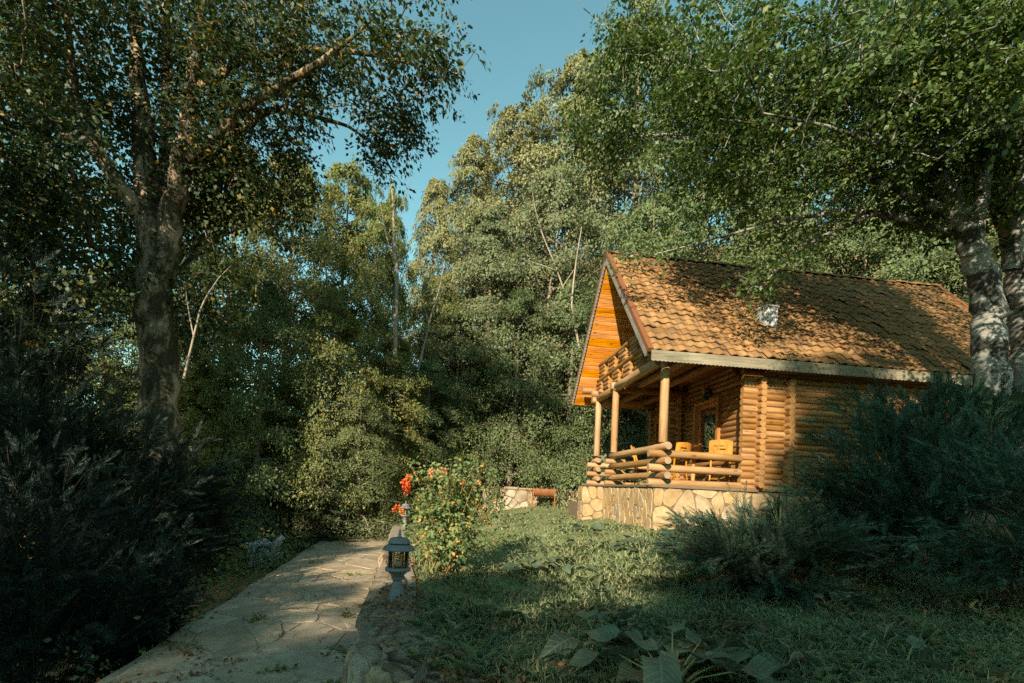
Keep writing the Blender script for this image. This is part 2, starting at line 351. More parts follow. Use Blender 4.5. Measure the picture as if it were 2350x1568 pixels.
def m_glass(name, tintc, refl=.12, rough=.03):
    t = NT(name); tr = t.n('ShaderNodeBsdfTransparent'); tr.inputs[0].default_value = (*tintc, 1)
    gl = t.n('ShaderNodeBsdfGlossy'); gl.inputs['Roughness'].default_value = rough
    fr = t.n('ShaderNodeLayerWeight'); fr.inputs[0].default_value = .35
    mp = t.rng(fr.outputs['Fresnel'], refl, 1.); ms = t.n('ShaderNodeMixShader'); t.l(mp, ms.inputs[0])
    t.l(tr.outputs[0], ms.inputs[1]); t.l(gl.outputs[0], ms.inputs[2]); t.l(ms.outputs[0], t.out.inputs['Surface']); return t.m
M['amber'] = m_glass('amber', (.97, .88, .66), .04, .08)
M['pane'] = m_glass('pane', (.5, .5, .48), .5, .015)
M['curtain'] = m_plain('curtain', (.34, .33, .30), .9, 4, .2)
M['interior'] = m_plain('interior', (.05, .04, .03), .9, 4)

# ------------------------------------------------------------------ the lie of the land
PL = [(-8, -1.6), (0, -2.35), (3.79, -3.03), (5.4, -3.37), (7.83, -3.85), (11.08, -4.5), (16.3, -5.5), (20.9, -6.3)]    # path: left edge
PR = [(-8, 4.), (.55, 2.0), (3.55, -1.02), (3.9, -1.12), (5.07, -1.42), (8.29, -2.12), (12, -2.86), (18.1, -4.05), (20.9, -4.6)]  # path: right edge
def xl(y): return np.interp(y, [a for a, b in PL], [b for a, b in PL])
def xr(y): return np.interp(y, [a for a, b in PR], [b for a, b in PR])
WL = np.array([(2.3, .3), (1.3, 1.3), (.3, 2.28), (-.42, 3.0), (-.90, 3.45), (-1.10, 3.70), (-1.17, 4.3), (-1.28, 5.0), (-1.5, 6.2), (-2.05, 8.4), (-2.83, 12), (-3.4, 15), (-4.05, 18.1), (-4.6, 20.8)])
def xw(y): return np.interp(y, WL[:, 1], WL[:, 0])
def lawn_z(x, y):
    d = np.clip(x-xw(y)-.3, 0, 30)
    return .40+.65*smooth01(d/6.5)*smooth01((y-2.5)/9.5+.15)+.03*np.sin(x*1.7+.6*y)*smooth01(d/2)+.02*np.sin(2.9*y-x)*smooth01(d/2)
def hill_z(x, y):
    right = smooth01((x+11)/12.)
    back = np.clip(y-19.5+.15*np.clip(-x, 0, 30), 0, None)
    hi = .62*back*right*(1-.004*back)
    side = .45*np.clip(x-9.5, 0, 40)
    base = np.where(x > xr(y), .75, -.35)
    left = -1.5*smooth01((xl(y)-x)/5.)-.06*np.clip(xl(y)-x-5, 0, 50)*(y > -30)
    z = np.where(x > xl(y)-.02, np.where(x > xr(y)+.3, lawn_z(x, y)-.3, -.35), -.35+left)
    far = smooth01((y-60)/80.)*22*smooth01((-x+60)/40)
    return z+hi+side*smooth01((y-3)/6)+far
def gz(x, y): return float(hill_z(np.array(float(x)), np.array(float(y))))

def sheet(name, xs, ys, fz, mat, kind='structure', bump=0):
    X, Y = np.meshgrid(xs, ys); Z = fz(X, Y)
    if bump: Z = Z+np.random.default_rng(3).normal(size=Z.shape)*bump
    nx = len(xs); ny = len(ys); i = (np.arange(ny-1)[:, None]*nx+np.arange(nx-1)[None]).ravel()
    o = mk(name, np.stack([X.ravel(), Y.ravel(), Z.ravel()], 1), np.stack([i, i+1, i+1+nx, i+nx], 1), mat, smooth=True)
    return tag(o, kind=kind)
xs = np.concatenate([np.linspace(-400, -40, 30), np.linspace(-38, -9, 36), np.linspace(-8.5, 14, 91), np.linspace(15, 60, 30), np.linspace(70, 400, 20)])
ys = np.concatenate([np.linspace(-200, -12, 20), np.linspace(-10, 32, 120), np.linspace(33, 90, 50), np.linspace(95, 500, 40)])
ground = sheet('ground', xs, ys, hill_z, M['forest_floor'])
tag(ground, 'brown forest floor of dry leaves under the trees', 'ground')
hx = np.linspace(-260, 10, 90); hy = np.linspace(48, 330, 70)
M['far_wood'] = m_ground('far_wood', [(.3, (.05, .075, .04)), (.5, (.09, .115, .06)), (.7, (.14, .145, .08))], .12, .8)
tag(sheet('hills', hx, hy, lambda x, y: hill_z(x, y)+.8+2.2*np.sin(x*.31+y*.2)*np.sin(y*.27)+1.5*np.sin(x*.9)*np.sin(y*.8), M['far_wood']), 'distant wooded hill seen through the gap at far left', 'hill')
# lawn, its edge follows the retaining wall
ty = np.linspace(-3, 23, 105); sx = np.linspace(0, 1, 70)**1.3
LX = (xw(ty)+.36)[:, None]*(1-sx)[None]+sx[None]*13.; LY = np.repeat(ty[:, None], 70, 1); LZ = lawn_z(LX, LY)
i = (np.arange(104)[:, None]*70+np.arange(69)[None]).ravel()
lawn = mk('lawn', np.stack([LX.ravel(), LY.ravel(), LZ.ravel()], 1), np.stack([i, i+1, i+71, i+70], 1), M['lawn'], smooth=True)
tag(lawn, 'sloping green lawn with dry patches in front of the cabin', 'lawn', kind='structure')

# ------------------------------------------------------------------ stones from a cell pattern
def clip_poly(P, n, d):
    out = []
    for k in range(len(P)):
        a, b = P[k], P[(k+1) % len(P)]; fa, fb = a@n-d, b@n-d
        if fa <= 0: out.append(a)
        if fa*fb < 0: out.append(a+(b-a)*(fa/(fa-fb)))
    return out
def cells(rg, w, h, n, aspect=1., relax=1):
    S = rg.uniform(0, 1, (n, 2))*[w, h]
    for it in range(relax+1):
        res = []
        for i in range(n):
            P = [np.array(p, float) for p in ((0, 0), (w, 0), (w, h), (0, h))]
            for j in range(n):
                if i == j: continue
                dlt = (S[j]-S[i])*[1, aspect]; dlt = dlt*np.array([1, aspect]); mid = (S[i]+S[j])/2
                if np.linalg.norm(S[j]-S[i]) > 3.2*math.sqrt(w*h/n)+.3*max(w, h)*(aspect != 1): continue
                P = clip_poly(P, dlt, mid@dlt)
                if len(P) < 3: break
            res.append(np.array(P) if len(P) >= 3 else None)
        if it < relax: S = np.array([r.mean(0) if r is not None else s_ for r, s_ in zip(res, S)])
    return [r for r in res if r is not None]
def stone(name, poly, fmap, gap, hgt, mat, parent, rg, rough=.15, sink=.03, rich=False, bev=.90):
    c = poly.mean(0); rad = np.linalg.norm(poly-c, axis=1).mean()
    if rad < gap*1.5: return None
    P = c+(poly-c)*(1-gap/rad)
    Q = []
    for k in range(len(P)):                      # knock the corners off
        a, b = P[k], P[(k+1) % len(P)]
        Q += [a+(b-a)*.17, a+(b-a)*.5+rg.normal(size=2)*rad*.03, a+(b-a)*.83] if rich else [a+(b-a)*.2, a+(b-a)*.8]
    Q = np.array(Q); Q = Q+rg.normal(size=Q.shape)*rad*.02
    n = len(Q); V = []; F = []
    prof = ((1.0, -sink), (.99, hgt*.55), (bev, hgt*.95), (.62, hgt*1.02), (.30, hgt)) if rich else ((1.0, -sink), (.985, hgt*.65), (bev, hgt))
    tlt = rg.normal(size=2)*rough*hgt/rad*.6 if rich else np.zeros(2)
    for sc_, h in prof:
        for q in c+(Q-c)*sc_: V.append(fmap(q[0], q[1], (h*(1+rg.normal()*rough*(.5 if rich else 1))+tlt@(q-c)) if h > 0 else h))
    V.append(fmap(c[0], c[1], hgt*(1+rg.normal()*rough*.5)))
    L_ = len(prof)
    for r_ in range(L_-1):
        for k in range(n): k2 = (k+1) % n; F.append((r_*n+k, r_*n+k2, (r_+1)*n+k2, (r_+1)*n+k))
    for k in range(n): F.append(((L_-1)*n+k, (L_-1)*n+(k+1) % n, L_*n))
    V = np.array(V); ctr = V.mean(0)
    o = mk(name, V-ctr, F, mat, parent, rich)
    o.location = tuple(map(float, ctr)); return o

# ------------------------------------------------------------------ path with its flagstones
ty = np.linspace(-8, 20.9, 60); m = MB(); V = []; F = []
jit = np.random.default_rng(11)
for k, y in enumerate(ty):
    a, b = xl(y)+jit.normal()*.03, xr(y)+.25
    V += [(a-.02, y, -1.9), (a, y, -.01), (a+.04, y, 0), (a*.5+b*.5, y, .002), (b, y, 0), (b, y, -.6)]
for k in range(len(ty)-1):
    for j in range(5): F.append((k*6+j, k*6+j+1, k*6+7+j, k*6+6+j)[::-1])
F.append(tuple(range((len(ty)-1)*6, len(ty)*6))[::-1])
path = mk('path', V, F, M['path']); tag(path, 'flagstone path with dusty mortar running along the wooded slope', 'path', kind='structure')
rg = np.random.default_rng(5)
def path_map(a, b, h):
    y = 2.9+b; x0, x1 = xl(y)+.03, xr(y)-.01; x1 = np.minimum(x1, x0+2.3)
    return (x0+(x1-x0)*a/2., y, .006+h)
for P in cells(rg, 2., 10.5, 84, 1., 0):
    c = P.mean(0); far = c[1]
    stone('paving_stone', P, path_map, rg.uniform(.008, .035), rg.uniform(.003, .009) if far < 6 else rg.uniform(.002, .005), M['paving'], path, rg, .55, .02, False, .97)

# ------------------------------------------------------------------ retaining wall between path and lawn
wall = empty('retaining_wall', (-1.1, 4, 0)); tag(wall, 'low rough stone retaining wall with leaf-strewn top, between path and lawn', 'wall')
off = np.array([1.1, -4, 0])
seg = np.linalg.norm(np.diff(WL, axis=0), axis=1); acc = np.concatenate([[0], np.cumsum(seg)])
def wl_at(s):
    x = np.interp(s, acc, WL[:, 0]); y = np.interp(s, acc, WL[:, 1]); e = .12
    tx = np.interp(s+e, acc, WL[:, 0])-np.interp(s-e, acc, WL[:, 0]); ty_ = np.interp(s+e, acc, WL[:, 1])-np.interp(s-e, acc, WL[:, 1])
    l_ = math.hypot(tx, ty_)+1e-9; return x, y, -ty_/l_, tx/l_        # point, outward (path side) normal
V = []; F = []; S = np.linspace(0, acc[-1], 120)
for s_ in S:
    x, y, nx, ny = wl_at(s_)
    for dd, z in ((-.03, -.2), (-.045, .38), (-.08, .40), (-.42, .43), (-.5, .1)): V.append((x+nx*dd+off[0], y+ny*dd+off[1], z))
for k in range(len(S)-1):
    for j in range(4): F.append((k*5+j, k*5+j+1, k*5+6+j, k*5+5+j)[::-1])
mk('wall_core', V, F, M['mortar_dark'], wall)
rg = np.random.default_rng(21)
def face_map(s0):
    def f(a, b, h):
        x, y, nx, ny = wl_at(s0+a); return (x+nx*(h-.05)+off[0], y+ny*(h-.05)+off[1], b-.02)
    return f
s0 = 1.2
for P in cells(rg, 9.0, .42, 44, .42, 1):         # upright slabs
    stone('stone', P, face_map(s0), .018, rg.uniform(.05, .10), M['stone_wall'], wall, rg, .3, .03, True, .86)
def top_map(a, b, h):
    x, y, nx, ny = wl_at(1.2+a); d = -.01-b; return (x+nx*d+off[0], y+ny*d+off[1], .385+h+.04*(b/.4))
for P in cells(rg, 9.0, .30, 26, 1., 1):
    stone('capstone', P, top_map, .014, rg.uniform(.012, .04), M['stone_cap'], wall, rg, .5, .05, True, .84)

# ------------------------------------------------------------------ the log cabin
YAW = .1054
HP = np.array([3.2118, 10., CZ+1.0959]); WG = 1.6913
cabin = empty('log_cabin', (HP[0], HP[1], HP[2]-WG), YAW)
tag(cabin, 'two-storey log cabin with steep orange tiled roof, balcony and stone terrace', 'cabin')
Lx = np.array([math.cos(YAW), math.sin(YAW), 0]); Gx = np.array([-math.sin(YAW), math.cos(YAW), 0])
def hw(u, v, w): return HP+u*Lx+v*Gx+np.array([0, 0, w])
def z_(w): return w+WG
LOGC = {}
def log_mesh(L, r, mats, var):
    key = (round(L, 2), round(r, 3), mats[0].name, var)
    if key in LOGC: return LOGC[key]
    rg_ = np.random.default_rng(hash(key[:2]) % 1000+var); n = 12; m_ = MB()
    X = [0, .012]+list(np.linspace(0, L, max(3, int(L/1.1)+2))[1:-1])+[L-.012, L]
    V = []; F = []
    for k, x in enumerate(X):
        rr = r*(.92 if k in (0, len(X)-1) else 1+rg_.normal()*.018); oy, oz = rg_.normal(size=2)*.004 if 0 < k < len(X)-1 else (0, 0)
        for j in range(n):
            a = 2*math.pi*j/n; V.append((x, oy+rr*math.cos(a), oz+rr*math.sin(a)))
    for k in range(len(X)-1):
        for j in range(n): j2 = (j+1) % n; F.append((k*n+j, (k+1)*n+j, (k+1)*n+j2, k*n+j2))
    m_.add(V, F, 0); m_.add(V[:n], [tuple(range(n))], 1); m_.add(V[-n:], [tuple(range(n))[::-1]], 1)
    me = bpy.data.meshes.new('log'); fill(me, m_.V, m_.F, False, m_.M)
    sm = [len(f) == 4 for f in m_.F]; me.polygons.foreach_set('use_smooth', np.array(sm))
    for x in mats: me.materials.append(x)
    LOGC[key] = me; return me
LOGM = (M['log'], M['log_end']); RAILM = (M['rail'], M['rail_end'])
def log(name, p0, p1, r, parent, mats=LOGM, flip=True):
    p0 = Vector(p0); p1 = Vector(p1)
    if flip and rnd.random() < .5: p0, p1 = p1, p0
    d = p1-p0; o = bpy.data.objects.new(name, log_mesh(d.length, r, mats, rnd.randrange(2))); col.objects.link(o)
    o.parent = parent; o.location = p0; o.rotation_mode = 'QUATERNION'
    o.rotation_quaternion = Vector((1, 0, 0)).rotation_difference(d) @ Quaternion((1, 0, 0), rnd.uniform(0, 6.28))
    return o
# --- terrace base
GL = -.25                                   # the stone goes a little into the turf
FLOOR = z_(-.90)
ter = MB(); ter.box(-.22, 9., -.12, 4.9, GL, FLOOR-.03); ter.box(-.80, -.222, 3.15, 3.55, GL, FLOOR-.06)
ter.box(-.50, -.222, 3.552, 4.75, GL, FLOOR-.25); ter.box(-.78, -.502, 3.552, 4.75, GL, FLOOR-.50)
ter = ter.build('terrace', M['mortar'], cabin)
rg = np.random.default_rng(33)
H0 = FLOOR-.04
for P in cells(rg, 3.25, H0-GL, 34, .62, 1): stone('stone', P, lambda a, b, h: (-.22-h, a-.11, GL+b), .008, rg.uniform(.012, .028), M['stone_base'], ter, rg, .25, .03, False, .95)
for P in cells(rg, 5.2, H0-GL, 36, 1.1, 1): stone('stone', P, lambda a, b, h: (a-.21, -.12-h, GL+b), .009, rg.uniform(.012, .028), M['stone_base'], ter, rg, .25, .03, False, .95)
for P in cells(rg, .58, H0-GL, 7, 1., 1): stone('stone', P, lambda a, b, h: (a-.80, 3.15-h, GL+b), .008, rg.uniform(.012, .028), M['stone_base'], ter, rg, .25, .03, False, .95)
for P in cells(rg, .40, H0-GL, 5, 1., 1): stone('stone', P, lambda a, b, h: (-.80-h, 3.15+.40-a, GL+b), .008, rg.uniform(.012, .028), M['stone_base'], ter, rg, .25, .03, False, .95)
mm = MB(); mm.box(-.27, 2.02, -.17, 4.93, FLOOR-.028, FLOOR+.02); mm.build('terrace_floor', M['mortar'], cabin)
# --- porch railing: crossed logs at the corners, stacked like a log pile
RR = .078
def rail(p0, p1, r=RR): return log('rail_log', (p0[0], p0[1], z_(p0[2])), (p1[0], p1[1], z_(p1[2])), r, cabin, RAILM)
for w in (-.09, -.385, -.68): rail((0, -.28, w), (0, 3.28, w))             # front rails, ends towards the lawn
for w in (-.238, -.533, -.828): rail((-.30, 0, w), (1.72, 0, w))           # side rails
for w in (-.238, -.533, -.828): rail((-.22, 3.09, w), (.32, 3.09, w), .07)
for w in (-.14, -.41, -.68): rail((0, 4.45, w), (0, 4.95, w), .075)
for w in (-.275, -.545, -.82): rail((-.28, 4.67, w), (1.7, 4.67, w), .075)
# --- posts
for (v, top) in ((0, 1.86), (3.09, 1.72), (4.67, 1.72)):
    p = log('post', (0, v, z_(0)), (0, v, z_(top)), .092, cabin, RAILM, False)
    b = MB(); b.lathe([(.012, -.05), (.012, .004)], 8); b.build('bolt', M['iron'], p).rotation_euler = (0, math.pi/2, 0)
# --- log walls
CH = .128; LR = .072
NC = 17; W0 = -.84
sw = MB(); sw.box(2.0, 8.6, -.02, .09, FLOOR+.02, z_(1.66)); sw = sw.build('side_wall', M['log_dark'], cabin)
for k in range(NC+3):
    w = W0+CH*k; u0 = 1.70+rnd.uniform(-.012, .012)
    log('log', (u0, 0, z_(w)), (8.55, 0, z_(w)), LR, sw)
for k in range(NC+1):                                                      # cross walls end in these columns
    w = W0+CH*(k+.5)
    log('log', (2.70, -.20+rnd.uniform(-.012, .012), z_(w)), (2.70, .35, z_(w)), LR*1.04, sw)
wf = MB(); wf.box(2.06, 2.14, .1, 1.36, FLOOR+.02, z_(1.95)); wf.box(2.06, 2.14, 2.52, 3.14, FLOOR+.02, z_(1.95)); wf.box(2.06, 2.14, 1.362, 2.518, FLOOR+.02, z_(-.12)); wf.box(2.06, 2.14, 1.362, 2.518, z_(1.34), z_(1.95))
wf = wf.build('window_wall', M['log_dark'], cabin)
WV0, WV1, WB, WT = 1.36, 2.52, -.12, 1.34
for k in range(22):
    w = W0+CH*(k+.5); n0 = -.20
    if k > NC: n0 = .30+.16*(k-NC)+rnd.uniform(-.03, .03)                  # the upper courses step back under the roof
    n0 += rnd.uniform(-.012, .012)
    if WB-.05 < w < WT+.05:
        log('log', (2.06, n0, z_(w)), (2.06, WV0-.03, z_(w)), LR, wf); log('log', (2.06, WV1+.03, z_(w)), (2.06, 3.33, z_(w)), LR, wf)
    else: log('log', (2.06, n0, z_(w)), (2.06, 3.33, z_(w)), LR, wf)
dw = MB(); dw.box(1.80, 1.88, 3.2, 3.52, FLOOR+.02, z_(1.95)); dw.box(1.80, 1.88, 4.36, 4.66, FLOOR+.02, z_(1.95)); dw.box(1.80, 1.88, 3.522, 4.358, z_(1.06), z_(1.95))
dw = dw.build('door_wall', M['log_dark'], cabin)
for k in range(22):
    w = W0+CH*k
    log('log', (1.55+rnd.uniform(-.012, .012), 3.18, z_(w)), (2.3, 3.18, z_(w)), LR, dw)          # the jog, facing the lawn
    w2 = w+CH*.5
    if w2 < 1.10:
        log('log', (1.80, 3.05, z_(w2)), (1.80, 3.50, z_(w2)), LR, dw); log('log', (1.80, 4.38, z_(w2)), (1.80, 4.86, z_(w2)), LR, dw)
    else: log('log', (1.80, 3.05, z_(w2)), (1.80, 4.86, z_(w2)), LR, dw)
fw = MB(); fw.box(1.86, 8.5, 4.62, 4.72, FLOOR+.02, z_(2.2)); fw = fw.build('far_wall', M['log_dark'], cabin)
for k in range(24):
    w = W0+CH*k; e = 1.62-(.11*(k-17) if k > 17 else 0)
    log('log', (e+rnd.uniform(-.012, .012), 4.69, z_(w)), (3.0, 4.69, z_(w)), LR, fw)
# --- window
win = MB()
for b in ((1.93, 2.15, WV0-.02, WV0+.07, WB, WT), (1.93, 2.15, WV1-.07, WV1+.02, WB, WT), (1.93, 2.15, WV0+.0702, WV1-.0702, WT-.08, WT), (1.93, 2.15, WV0+.0702, WV1-.0702, WB, WB+.08)):
    win.box(b[0], b[1], b[2], b[3], z_(b[4]), z_(b[5]))
win = win.build('window', M['trim'], cabin)
fr = MB()
for b in ((2.03, 2.10, WV0+.072, WV0+.15, WB+.082, WT-.082), (2.03, 2.10, WV1-.15, WV1-.072, WB+.082, WT-.082), (2.03, 2.10, WV0+.1502, WV1-.1502, WT-.17, WT-.082), (2.03, 2.10, WV0+.1502, WV1-.1502, WB+.082, WB+.17)):
    fr.box(b[0], b[1], b[2], b[3], z_(b[4]), z_(b[5]))
fr.build('frame', M['trim'], win)
box_part('pane', (2.06, 2.068, WV0+.14, WV1-.14, z_(WB+.16), z_(WT-.16)), M['pane'], win)
box_part('curtain', (2.12, 2.13, WV0+.05, WV1-.05, z_(WB+.05), z_(WT-.05)), M['curtain'], win)
# --- door
dr = MB()
for b in ((1.68, 1.90, 3.49, 3.57, FLOOR+.02, z_(1.14)), (1.68, 1.90, 4.31, 4.39, FLOOR+.02, z_(1.14)), (1.68, 1.90, 3.5702, 4.3098, z_(1.05), z_(1.14)), (1.62, 1.74, 3.44, 4.44, z_(1.142), z_(1.20))): dr.box(*b)
dr = dr.build('door', M['trim'], cabin)
leaf = MB(); leaf.box(1.80, 1.84, 3.572, 4.308, FLOOR+.02, z_(1.048)); leaf = leaf.build('door_leaf', M['trim'], dr)
for i in range(4): box_part('panel', (1.782, 1.799, 3.62+.17*i, 3.74+.17*i, FLOOR+.15, z_(.95)), M['trim'], dr)
h = MB(); h.tube([(1.80, 4.22, z_(.1)), (1.75, 4.22, z_(.1)), (1.745, 4.12, z_(.1))], .012, 8); h.build('door_handle', M['iron'], dr)
# --- ceiling of the porch = floor of the balcony
ceil = box_part('balcony_floor', (.02, 2.05, .12, 4.62, z_(1.985), z_(2.03)), M['roofdeck'], cabin)
for i in range(41):
    box_part('plank', (.04, 2.03, .14+.109*i, .14+.109*i+.105, z_(1.96)-.004*rnd.random(), z_(1.983)), M['ceil'], ceil)
for u in (.62, 1.32):
    log('joist', (u, .15, z_(1.86)), (u, 3.0, z_(1.86)), .092, cabin); log('joist', (u+.1, 2.95, z_(1.70)), (u+.1, 4.6, z_(1.70)), .085, cabin)
log('beam', (.05, 3.09, z_(1.72)), (2.0, 3.09, z_(1.72)), .095, cabin)
log('front_beam', (0, .34, z_(1.775)), (0, 3.02, z_(1.775)), .112, cabin, RAILM)
log('front_beam', (0, 2.95, z_(1.745)), (0, 4.95, z_(1.745)), .112, cabin, RAILM)
log('plate_log', (-.16, 3.09, z_(1.80)), (.3, 3.09, z_(1.80)), .10, cabin, RAILM)
log('plate_log', (-.22, 4.72, z_(1.90)), (2., 4.72, z_(1.90)), .10, cabin, RAILM)
log('plate_log', (-.20, 4.72, z_(1.70)), (2., 4.72, z_(1.70)), .10, cabin, RAILM)
log('plate_log', (-.46, 4.95, z_(2.02)), (2., 4.95, z_(2.02)), .10, cabin, RAILM)
# --- balcony railing: two tiers of short stacked logs between three rails
log('balcony_rail', (0, 1.15, z_(2.72)), (0, 4.62, z_(2.72)), .075, cabin)
log('balcony_rail', (0, .62, z_(2.285)), (0, 4.78, z_(2.285)), .075, cabin)
for t_, (w0, vs, dv) in enumerate(((1.94, (.42, 1.20, 2.02, 2.86, 3.70, 4.40), .46), (2.40, (1.55, 2.38, 3.22, 4.10), .50))):
    for v in vs:
        for k in range(3): log('short_log', (0, v, z_(w0+.118*k)), (0, v+dv, z_(w0+.118*k)), .064, cabin)
# --- roof
U0, RL, OV, WE, WA, VA = -.548, 9.63, .47, 1.765, 5.174, 2.632
SL = (WA-WE)/(VA+OV); TN = math.hypot(1, SL); sn_, cs_ = SL/TN, 1/TN
SLEN = (VA+OV)*TN
def near(u, s_, h): return (u, -OV+s_*cs_-h*sn_, z_(WE)+s_*sn_+h*cs_)      # s_ metres up the slope, h above it
def far_(u, s_, h): return (u, 2*VA+OV-s_*cs_+h*sn_, z_(WE)+s_*sn_+h*cs_)
rf = MB()
def slab(mp, u0, u1, s0, s1, h0, h1):
    V = [mp(u, s_, h) for h in (h0, h1) for (u, s_) in ((u0, s0), (u1, s0), (u1, s1), (u0, s1))]
    rf.add(V, [(0,3,2,1),(4,5,6,7),(0,1,5,4),(1,2,6,5),(2,3,7,6),(3,0,4,7)])
slab(near, U0+.03, U0+RL-.03, .02, SLEN, -.13, -.045); slab(far_, U0+.03, U0+RL-.03, .02, SLEN-.01, -.13, .03)
roof = rf.build('roof', M['roofdeck'], cabin)
# tiles: wave profile, each lapping over the one below
NR, NCOL = 21, 36
TW = (RL-.16)/NCOL; TLn = SLEN/NR
def tile_mesh():
    prof = [(0, .004), (.10, .010), (.22, .028), (.36, .038), (.50, .029), (.62, .011), (.76, .0), (.90, .0), (1.03, .005)]
    V = []; F = []; n = len(prof)
    for (s_, lift, thick) in ((-.02, .030, -.018), (-.02, .030, 0), (TLn*.5, .018, 0), (TLn+.035, -.002, 0)):
        for (a, h_) in prof: V.append((a*TW, s_, h_+lift+thick))
    for r_ in range(3):
        for k in range(n-1): F.append((r_*n+k, r_*n+k+1, (r_+1)*n+k+1, (r_+1)*n+k))
    return np.array(V), F
tv, tf = tile_mesh(); tm = bpy.data.meshes.new('tile'); fill(tm, tv, tf); tm.materials.append(M['tile'])
tm.polygons.foreach_set('use_smooth', np.array([i >= 8 for i in range(len(tf))]))
allt = [(r_, c_) for r_ in range(NR) for c_ in range(NCOL)]
allt.sort(key=lambda a: np.linalg.norm(hw(U0+a[1]*TW, -OV+a[0]*TLn*cs_, WE+a[0]*TLn*sn_)-np.array([0, 0, CZ])))
ang = math.atan2(sn_, cs_); restV = []; restF = []; rgt = np.random.default_rng(9)
RM = Matrix.Rotation(ang, 4, 'X')
for k, (r_, c_) in enumerate(allt):
    p = near(U0+.08+c_*TW, r_*TLn, .0); j = rgt.normal(size=3)*[.004, .011, .004]; tw = rgt.normal()*.015
    if k < 300:
        o = bpy.data.objects.new('tile', tm); col.objects.link(o); o.parent = roof
        o.location = (p[0]+j[0], p[1]+j[1], p[2]+j[2]); o.rotation_euler = (ang, tw, rgt.normal()*.006)
    else:
        R = np.array(Matrix.Rotation(ang, 3, 'X') @ Matrix.Rotation(tw, 3, 'Y')); b = len(restV)*len(tv)
        restV.append(tv @ R.T+np.array(p)+j); restF += [tuple(x+b for x in f) for f in tf]
tag(mk('tiles', np.concatenate(restV), restF, M['tile'], roof, True), kind='stuff')
rm = MB(); n = 7
V = []; F = []
for (x, rr) in ((0, .115), (.30, .10)):
    for k in range(n): a = math.pi*(.06+.88*k/(n-1)); V.append((x, rr*math.cos(a), rr*math.sin(a)*.85))
for (x, rr) in ((0, .095),):
    for k in range(n): a = math.pi*(.06+.88*k/(n-1)); V.append((x, rr*math.cos(a), rr*math.sin(a)*.85))
for k in range(n-1): F += [(k, k+1, n+k+1, n+k), (2*n+k, 2*n+k+1, k+1, k)]
rmesh = bpy.data.meshes.new('ridge_tile'); fill(rmesh, V, F); rmesh.materials.append(M['tile'])
for k in range(35):
    o = bpy.data.objects.new('ridge_tile', rmesh); col.objects.link(o); o.parent = roof
    o.location = (U0+k*.275, VA, z_(WA)-.02+rgt.normal()*.004); o.rotation_euler = (rgt.normal()*.05, rgt.normal()*.02, rgt.normal()*.03)
# fascia under the eave with its scalloped lower edge
def scalloped(mp, L, top, bot, amp, step, th, name, mat, parent):
    n_ = int(L/step)*4; X = np.linspace(0, L, n_+1); m_ = MB(); V = []; F = []
    for x in X:
        b = bot-amp*abs(math.sin(math.pi*x/step)); V += [mp(x, top, 0), mp(x, b, 0), mp(x, b, th), mp(x, top, th)]
    for k in range(n_):
        for j in range(4): j2 = (j+1) % 4; F.append((k*4+j, k*4+j2, k*4+4+j2, k*4+4+j))
    F += [(0, 3, 2, 1), (n_*4, n_*4+1, n_*4+2, n_*4+3)]
    m_.add(V, F); return m_.build(name, mat, parent)
scalloped(lambda x, z, t: (U0+.02+x, -OV-.055+t, z_(WE)+z), RL-.04, -.015, -.215, .018, .085, .028, 'fascia_board', M['fascia'], roof)
box_part('eave_soffit', (2.1, U0+RL-.05, -OV-.02, .06, z_(WE)-.19, z_(WE)-.165), M['roofdeck'], roof)
# verge: scalloped barge board, a red metal flashing above it
scalloped(lambda x, z, t: near(U0-.012-t, x, z), SLEN, -.01, -.16, .016, .10, .03, 'barge_board', M['verge_board'], roof)
scalloped(lambda x, z, t: far_(U0-.012-t, x, z), SLEN, -.01, -.15, .012, .10, .03, 'barge_board', M['verge_board'], roof)
def flash(mp, u0, u1):
    m_ = MB(); V = [mp(u, s_, h) for h in (-.03, .055) for (u, s_) in ((u0, -.03), (u1, -.03), (u1, SLEN), (u0, SLEN))]
    m_.add(V, [(0,3,2,1),(4,5,6,7),(0,1,5,4),(1,2,6,5),(2,3,7,6),(3,0,4,7)]); m_.build('verge_flashing', M['flashing'], roof)
flash(near, U0-.05, U0+.055); flash(far_, U0-.05, U0+.055); flash(near, U0+RL-.08, U0+RL+.06)
# far slope, underside: varnished boards
sof = MB(); V = [far_(u, s_, h) for h in (-.142, -.132) for (u, s_) in ((U0+.02, .02), (2.25, .02), (2.25, SLEN-.18), (U0+.02, SLEN-.18))]
sof.add(V, [(0,3,2,1),(4,5,6,7),(0,1,5,4),(1,2,6,5),(2,3,7,6),(3,0,4,7)]); sof = sof.build('soffit', M['roofdeck'], cabin)
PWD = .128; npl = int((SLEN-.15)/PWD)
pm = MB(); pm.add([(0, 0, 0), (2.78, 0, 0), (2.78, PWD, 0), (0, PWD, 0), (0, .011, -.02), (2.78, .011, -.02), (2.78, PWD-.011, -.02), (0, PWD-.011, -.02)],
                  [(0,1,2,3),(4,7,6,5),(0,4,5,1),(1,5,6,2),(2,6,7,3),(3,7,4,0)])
pme = bpy.data.meshes.new('plank'); fill(pme, pm.V, pm.F); pme.materials.append(M['plank'])
